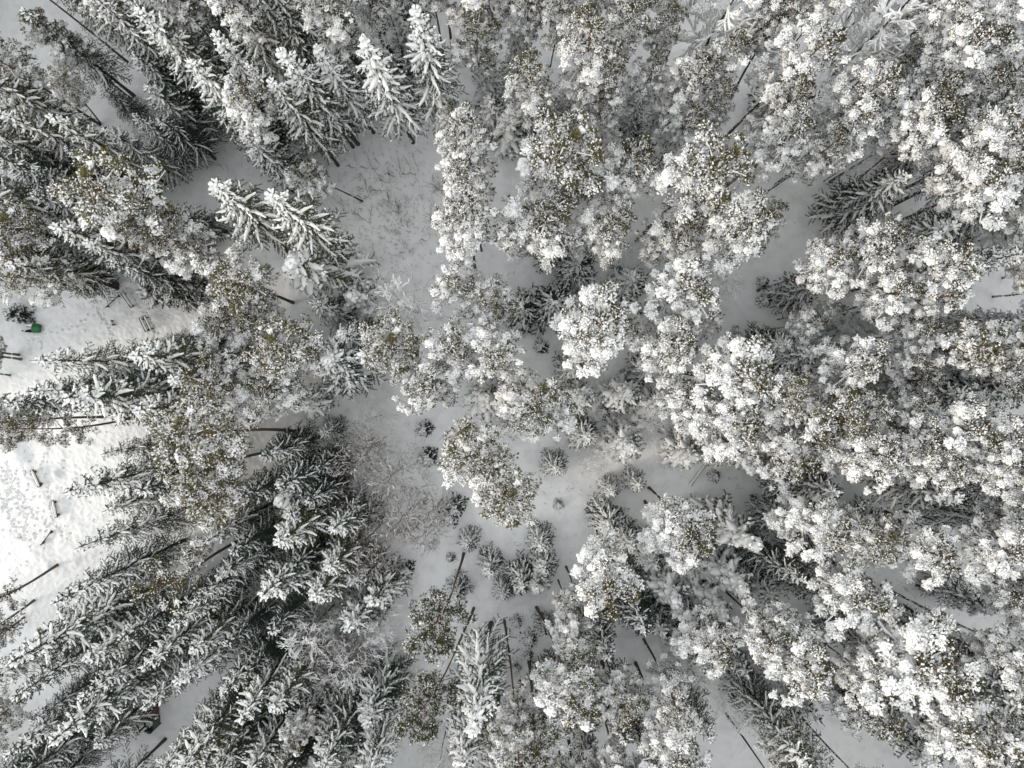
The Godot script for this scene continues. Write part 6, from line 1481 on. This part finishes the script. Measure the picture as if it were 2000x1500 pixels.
	tree("snow_pine_1", -1.99, -31.74, 0.74, 0.83, -0.09, -0.014, -0.001, "pine", "right snow-covered pine cut off by the top edge, five tenths from left")
	tree("young_spruce_3", -1.01, -39.18, 1.13, 1.31, -0.49, 0.007, -0.002, "young spruce", "young snow-laden spruce cut off by the top edge, five tenths from left")
	tree("heavy_pine_3", 6.26, -31.90, 0.66, 0.94, -0.25, 0.009, 0.005, "pine", "heavily snow-loaded pine cut off by the top edge, six tenths from left")
	tree("snow_pine_3", 9.16, -31.12, 0.67, 1.00, -0.23, -0.009, 0.001, "pine", "left snow-covered pine cut off by the top edge, six tenths from left")
	tree("snow_pine_4", 11.02, -31.42, 0.64, 1.02, 0.08, -0.005, -0.013, "pine", "right snow-covered pine cut off by the top edge, six tenths from left")
	tree("heavy_pine_2", 13.77, -31.50, 0.81, 0.90, 0.58, -0.007, 0.005, "pine", "heavily snow-loaded pine cut off by the top edge, seven tenths from left")
	tree("heavy_pine_1", 30.55, -32.37, 0.66, 0.92, -0.30, 0.010, 0.001, "pine", "heavily snow-loaded pine cut off by the top edge, nine tenths from left")
	tree("snow_pine_2", 33.80, -32.58, 0.81, 0.86, -0.50, -0.029, -0.012, "pine", "snow-covered pine cut off by the top edge, nine tenths from left")
	tree("mid_spruce_2", 40.29, -23.25, 0.72, 0.77, -0.64, -0.014, 0.011, "spruce", "tall snow-striped spruce, at two o'clock, nine tenths out from centre")
	tree("dark_spruce_2", 37.74, -17.76, 0.84, 0.89, -0.41, -0.004, 0.010, "spruce", "tall dark green spruce, above a pine, at two o'clock, nine tenths out from centre")
	tree("heavy_pine_1", 41.96, -15.88, 0.70, 0.96, -0.17, -0.001, -0.001, "pine", "heavily snow-loaded pine cut off by the right edge, two tenths down")
	tree("heavy_pine_3", 43.38, -13.72, 0.82, 0.80, 0.30, -0.008, -0.004, "pine", "heavily snow-loaded pine cut off by the right edge, three tenths down")
	tree("dark_spruce_1", 37.66, -9.70, 0.72, 0.90, 0.56, -0.004, 0.005, "spruce", "tall dark green spruce, at half past two, nine tenths out from centre")
	tree("heavy_pine_2", 42.14, -3.96, 0.72, 0.84, -0.22, -0.002, -0.025, "pine", "heavily snow-loaded pine cut off by the right edge, four tenths down")
	tree("mid_spruce_2", 38.81, 0.06, 0.68, 0.89, 0.01, -0.011, -0.021, "spruce", "upper tall snow-striped spruce, at three o'clock, nine tenths out from centre")
	tree("mid_spruce_1", 38.08, 0.34, 0.84, 0.84, -0.07, 0.024, 0.027, "spruce", "lower tall snow-striped spruce, at three o'clock, nine tenths out from centre")
	tree("heavy_pine_1", 39.89, 7.19, 0.71, 1.01, -0.05, -0.005, -0.003, "pine", "heavily snow-loaded pine cut off by the right edge, six tenths down")
	tree("dark_spruce_2", 40.28, 8.64, 0.74, 0.76, 0.07, -0.007, 0.016, "spruce", "tall dark green spruce, at half past three, nine tenths out from centre")
	tree("mid_spruce_1", 39.93, 11.44, 0.82, 0.76, 0.15, 0.002, 0.010, "spruce", "tall snow-striped spruce, at half past three, nine tenths out from centre")
	tree("heavy_pine_1", 40.93, 24.15, 0.76, 0.91, 0.15, -0.007, -0.008, "pine", "heavily snow-loaded pine cut off by the right edge, nine tenths down")
	tree("mid_spruce_1", 37.08, 24.64, 0.76, 0.89, -0.67, 0.044, -0.022, "spruce", "tall snow-striped spruce, at four o'clock, nine tenths out from centre")
	tree("heavy_pine_1", 43.15, 30.32, 0.69, 0.87, 0.40, 0.005, 0.003, "pine", "heavily snow-loaded pine cut off by the right edge, ten tenths down")
	tree("mid_spruce_2", -43.91, -26.64, 0.74, 0.74, 0.18, 0.002, 0.012, "spruce", "tall snow-striped spruce cut off by the left edge, one tenths down")
	tree("mid_spruce_2", -39.29, -22.71, 0.73, 0.87, 0.41, 0.000, -0.003, "spruce", "tall snow-striped spruce, at ten o'clock, nine tenths out from centre, second from top")
	tree("mid_spruce_2", -39.67, -22.99, 0.75, 0.93, -0.21, -0.014, -0.006, "spruce", "tall snow-striped spruce, at ten o'clock, nine tenths out from centre, first from top")
	tree("mid_spruce_2", -40.28, -19.49, 0.79, 0.78, -0.55, 0.000, -0.004, "spruce", "tall snow-striped spruce, at ten o'clock, nine tenths out from centre, fourth from top")
	tree("dark_spruce_1", -39.56, -17.97, 0.85, 0.78, 0.60, -0.001, 0.023, "spruce", "tall dark green spruce, at ten o'clock, nine tenths out from centre, second from top")
	tree("dark_spruce_1", -42.98, -16.09, 0.71, 0.84, -0.22, -0.018, -0.003, "spruce", "tall dark green spruce cut off by the left edge, two tenths down")
	tree("snow_pine_3", -43.46, -16.07, 0.78, 0.83, 0.20, 0.001, 0.021, "pine", "patchily snowy olive-green pine cut off by the left edge, two tenths down")
	tree("mid_spruce_2", -40.10, -14.45, 0.83, 0.91, -0.17, 0.002, -0.001, "spruce", "tall snow-striped spruce, above a pine, at half past nine, nine tenths out from centre")
	tree("mid_spruce_1", -42.07, -12.35, 0.69, 0.85, 0.62, 0.002, -0.005, "spruce", "tall snow-striped spruce cut off by the left edge, three tenths down")
	tree("mid_spruce_2", -38.89, -9.76, 0.81, 0.79, 0.63, 0.016, 0.006, "spruce", "tall snow-striped spruce, at half past nine, nine tenths out from centre")
	tree("dark_spruce_1", -40.03, -10.08, 0.75, 0.90, -0.72, 0.007, 0.001, "spruce", "left tall dark green spruce, at half past nine, nine tenths out from centre")
	tree("mid_spruce_1", -39.22, 22.28, 0.69, 0.94, 0.17, -0.008, 0.016, "spruce", "tall snow-striped spruce, at eight o'clock, nine tenths out from centre")
	tree("olive_pine_2", -41.06, 26.32, 0.75, 0.96, 0.53, 0.007, 0.029, "pine", "patchily snowy olive-green pine cut off by the left edge, ten tenths down")
	tree("shade_spruce_2", 26.83, 18.30, 0.97, 1.10, -0.30, 0.016, 0.035, "young spruce", "young dusky spruce, at four o'clock, six tenths out from centre")
	tree("young_spruce_1", 21.78, -1.15, 1.10, 1.15, -0.45, -0.012, -0.007, "young spruce", "young snow-laden spruce, right of a pine, at three o'clock, five tenths out from centre")
	tree("frost_tree_1", 16.04, 16.13, 0.86, 0.86, -0.10, 0.013, 0.003, "bare tree", "bare frosted tree, below a pine, at half past four, five tenths out from centre")
	tree("shade_spruce_2", 6.85, -19.46, 0.95, 0.82, 0.71, 0.032, 0.014, "young spruce", "young dusky spruce, at half past twelve, five tenths out from centre")
	tree("shade_spruce_2", 33.69, 13.19, 1.02, 0.80, -0.63, 0.015, -0.004, "young spruce", "young dusky spruce, at half past three, seven tenths out from centre")
	tree("frost_tree_2", 20.99, 29.82, 0.94, 0.70, 0.28, 0.009, 0.001, "bare tree", "bare frosted tree, at five o'clock, eight tenths out from centre")
	tree("young_spruce_3", 14.76, -28.14, 1.08, 0.80, -0.13, -0.003, 0.001, "young spruce", "young snow-laden spruce, at one o'clock, eight tenths out from centre")
	tree("young_spruce_1", 32.37, 2.31, 0.87, 1.02, 0.20, 0.020, -0.015, "young spruce", "young snow-laden spruce, below a pine, at three o'clock, seven tenths out from centre")
	tree("shade_spruce_1", 28.08, 7.78, 1.05, 0.73, 0.17, -0.010, -0.008, "young spruce", "young dusky spruce, above a spruce, at half past three, six tenths out from centre")
	tree("young_spruce_2", 3.95, 27.77, 0.94, 0.77, 0.49, 0.006, -0.000, "young spruce", "young snow-laden spruce, at half past five, eight tenths out from centre")
	tree("frost_tree_2", 23.17, 26.36, 0.83, 0.81, -0.18, 0.002, 0.020, "bare tree", "bare frosted tree, at half past four, seven tenths out from centre")
	tree("young_spruce_2", 3.47, 28.98, 0.89, 1.05, 0.51, -0.002, 0.025, "young spruce", "young snow-laden spruce, at six o'clock, eight tenths out from centre")
	tree("shade_spruce_2", 27.04, -8.71, 0.98, 0.87, -0.54, -0.012, -0.002, "young spruce", "young dusky spruce, at half past two, six tenths out from centre")
	tree("shade_spruce_1", 40.98, 34.17, 0.86, 0.70, 0.48, 0.000, -0.001, "young spruce", "young dusky spruce, at half past four, nine tenths out from centre")
	tree("shade_spruce_2", 11.05, 30.79, 0.82, 1.09, 0.67, 0.005, 0.010, "young spruce", "right young dusky spruce, at half past five, nine tenths out from centre")
	tree("young_spruce_2", 24.46, -26.62, 1.05, 0.80, -0.37, 0.016, 0.023, "young spruce", "young snow-laden spruce, at half past one, seven tenths out from centre")
	tree("young_spruce_2", 32.59, -0.07, 1.13, 1.20, 0.45, -0.007, -0.018, "young spruce", "young snow-laden spruce, at three o'clock, seven tenths out from centre")
	tree("shade_spruce_2", 3.35, -13.31, 1.05, 1.09, -0.24, -0.001, -0.000, "young spruce", "young dusky spruce, below a pine, at half past twelve, four tenths out from centre")
	tree("frost_tree_2", 12.40, -11.69, 0.84, 0.61, 0.08, -0.000, 0.017, "bare tree", "bare frosted tree, at half past one, three tenths out from centre")
	tree("young_spruce_1", 42.92, 0.42, 1.07, 1.04, 0.33, -0.010, -0.005, "young spruce", "young snow-laden spruce, at three o'clock, nine tenths out from centre")
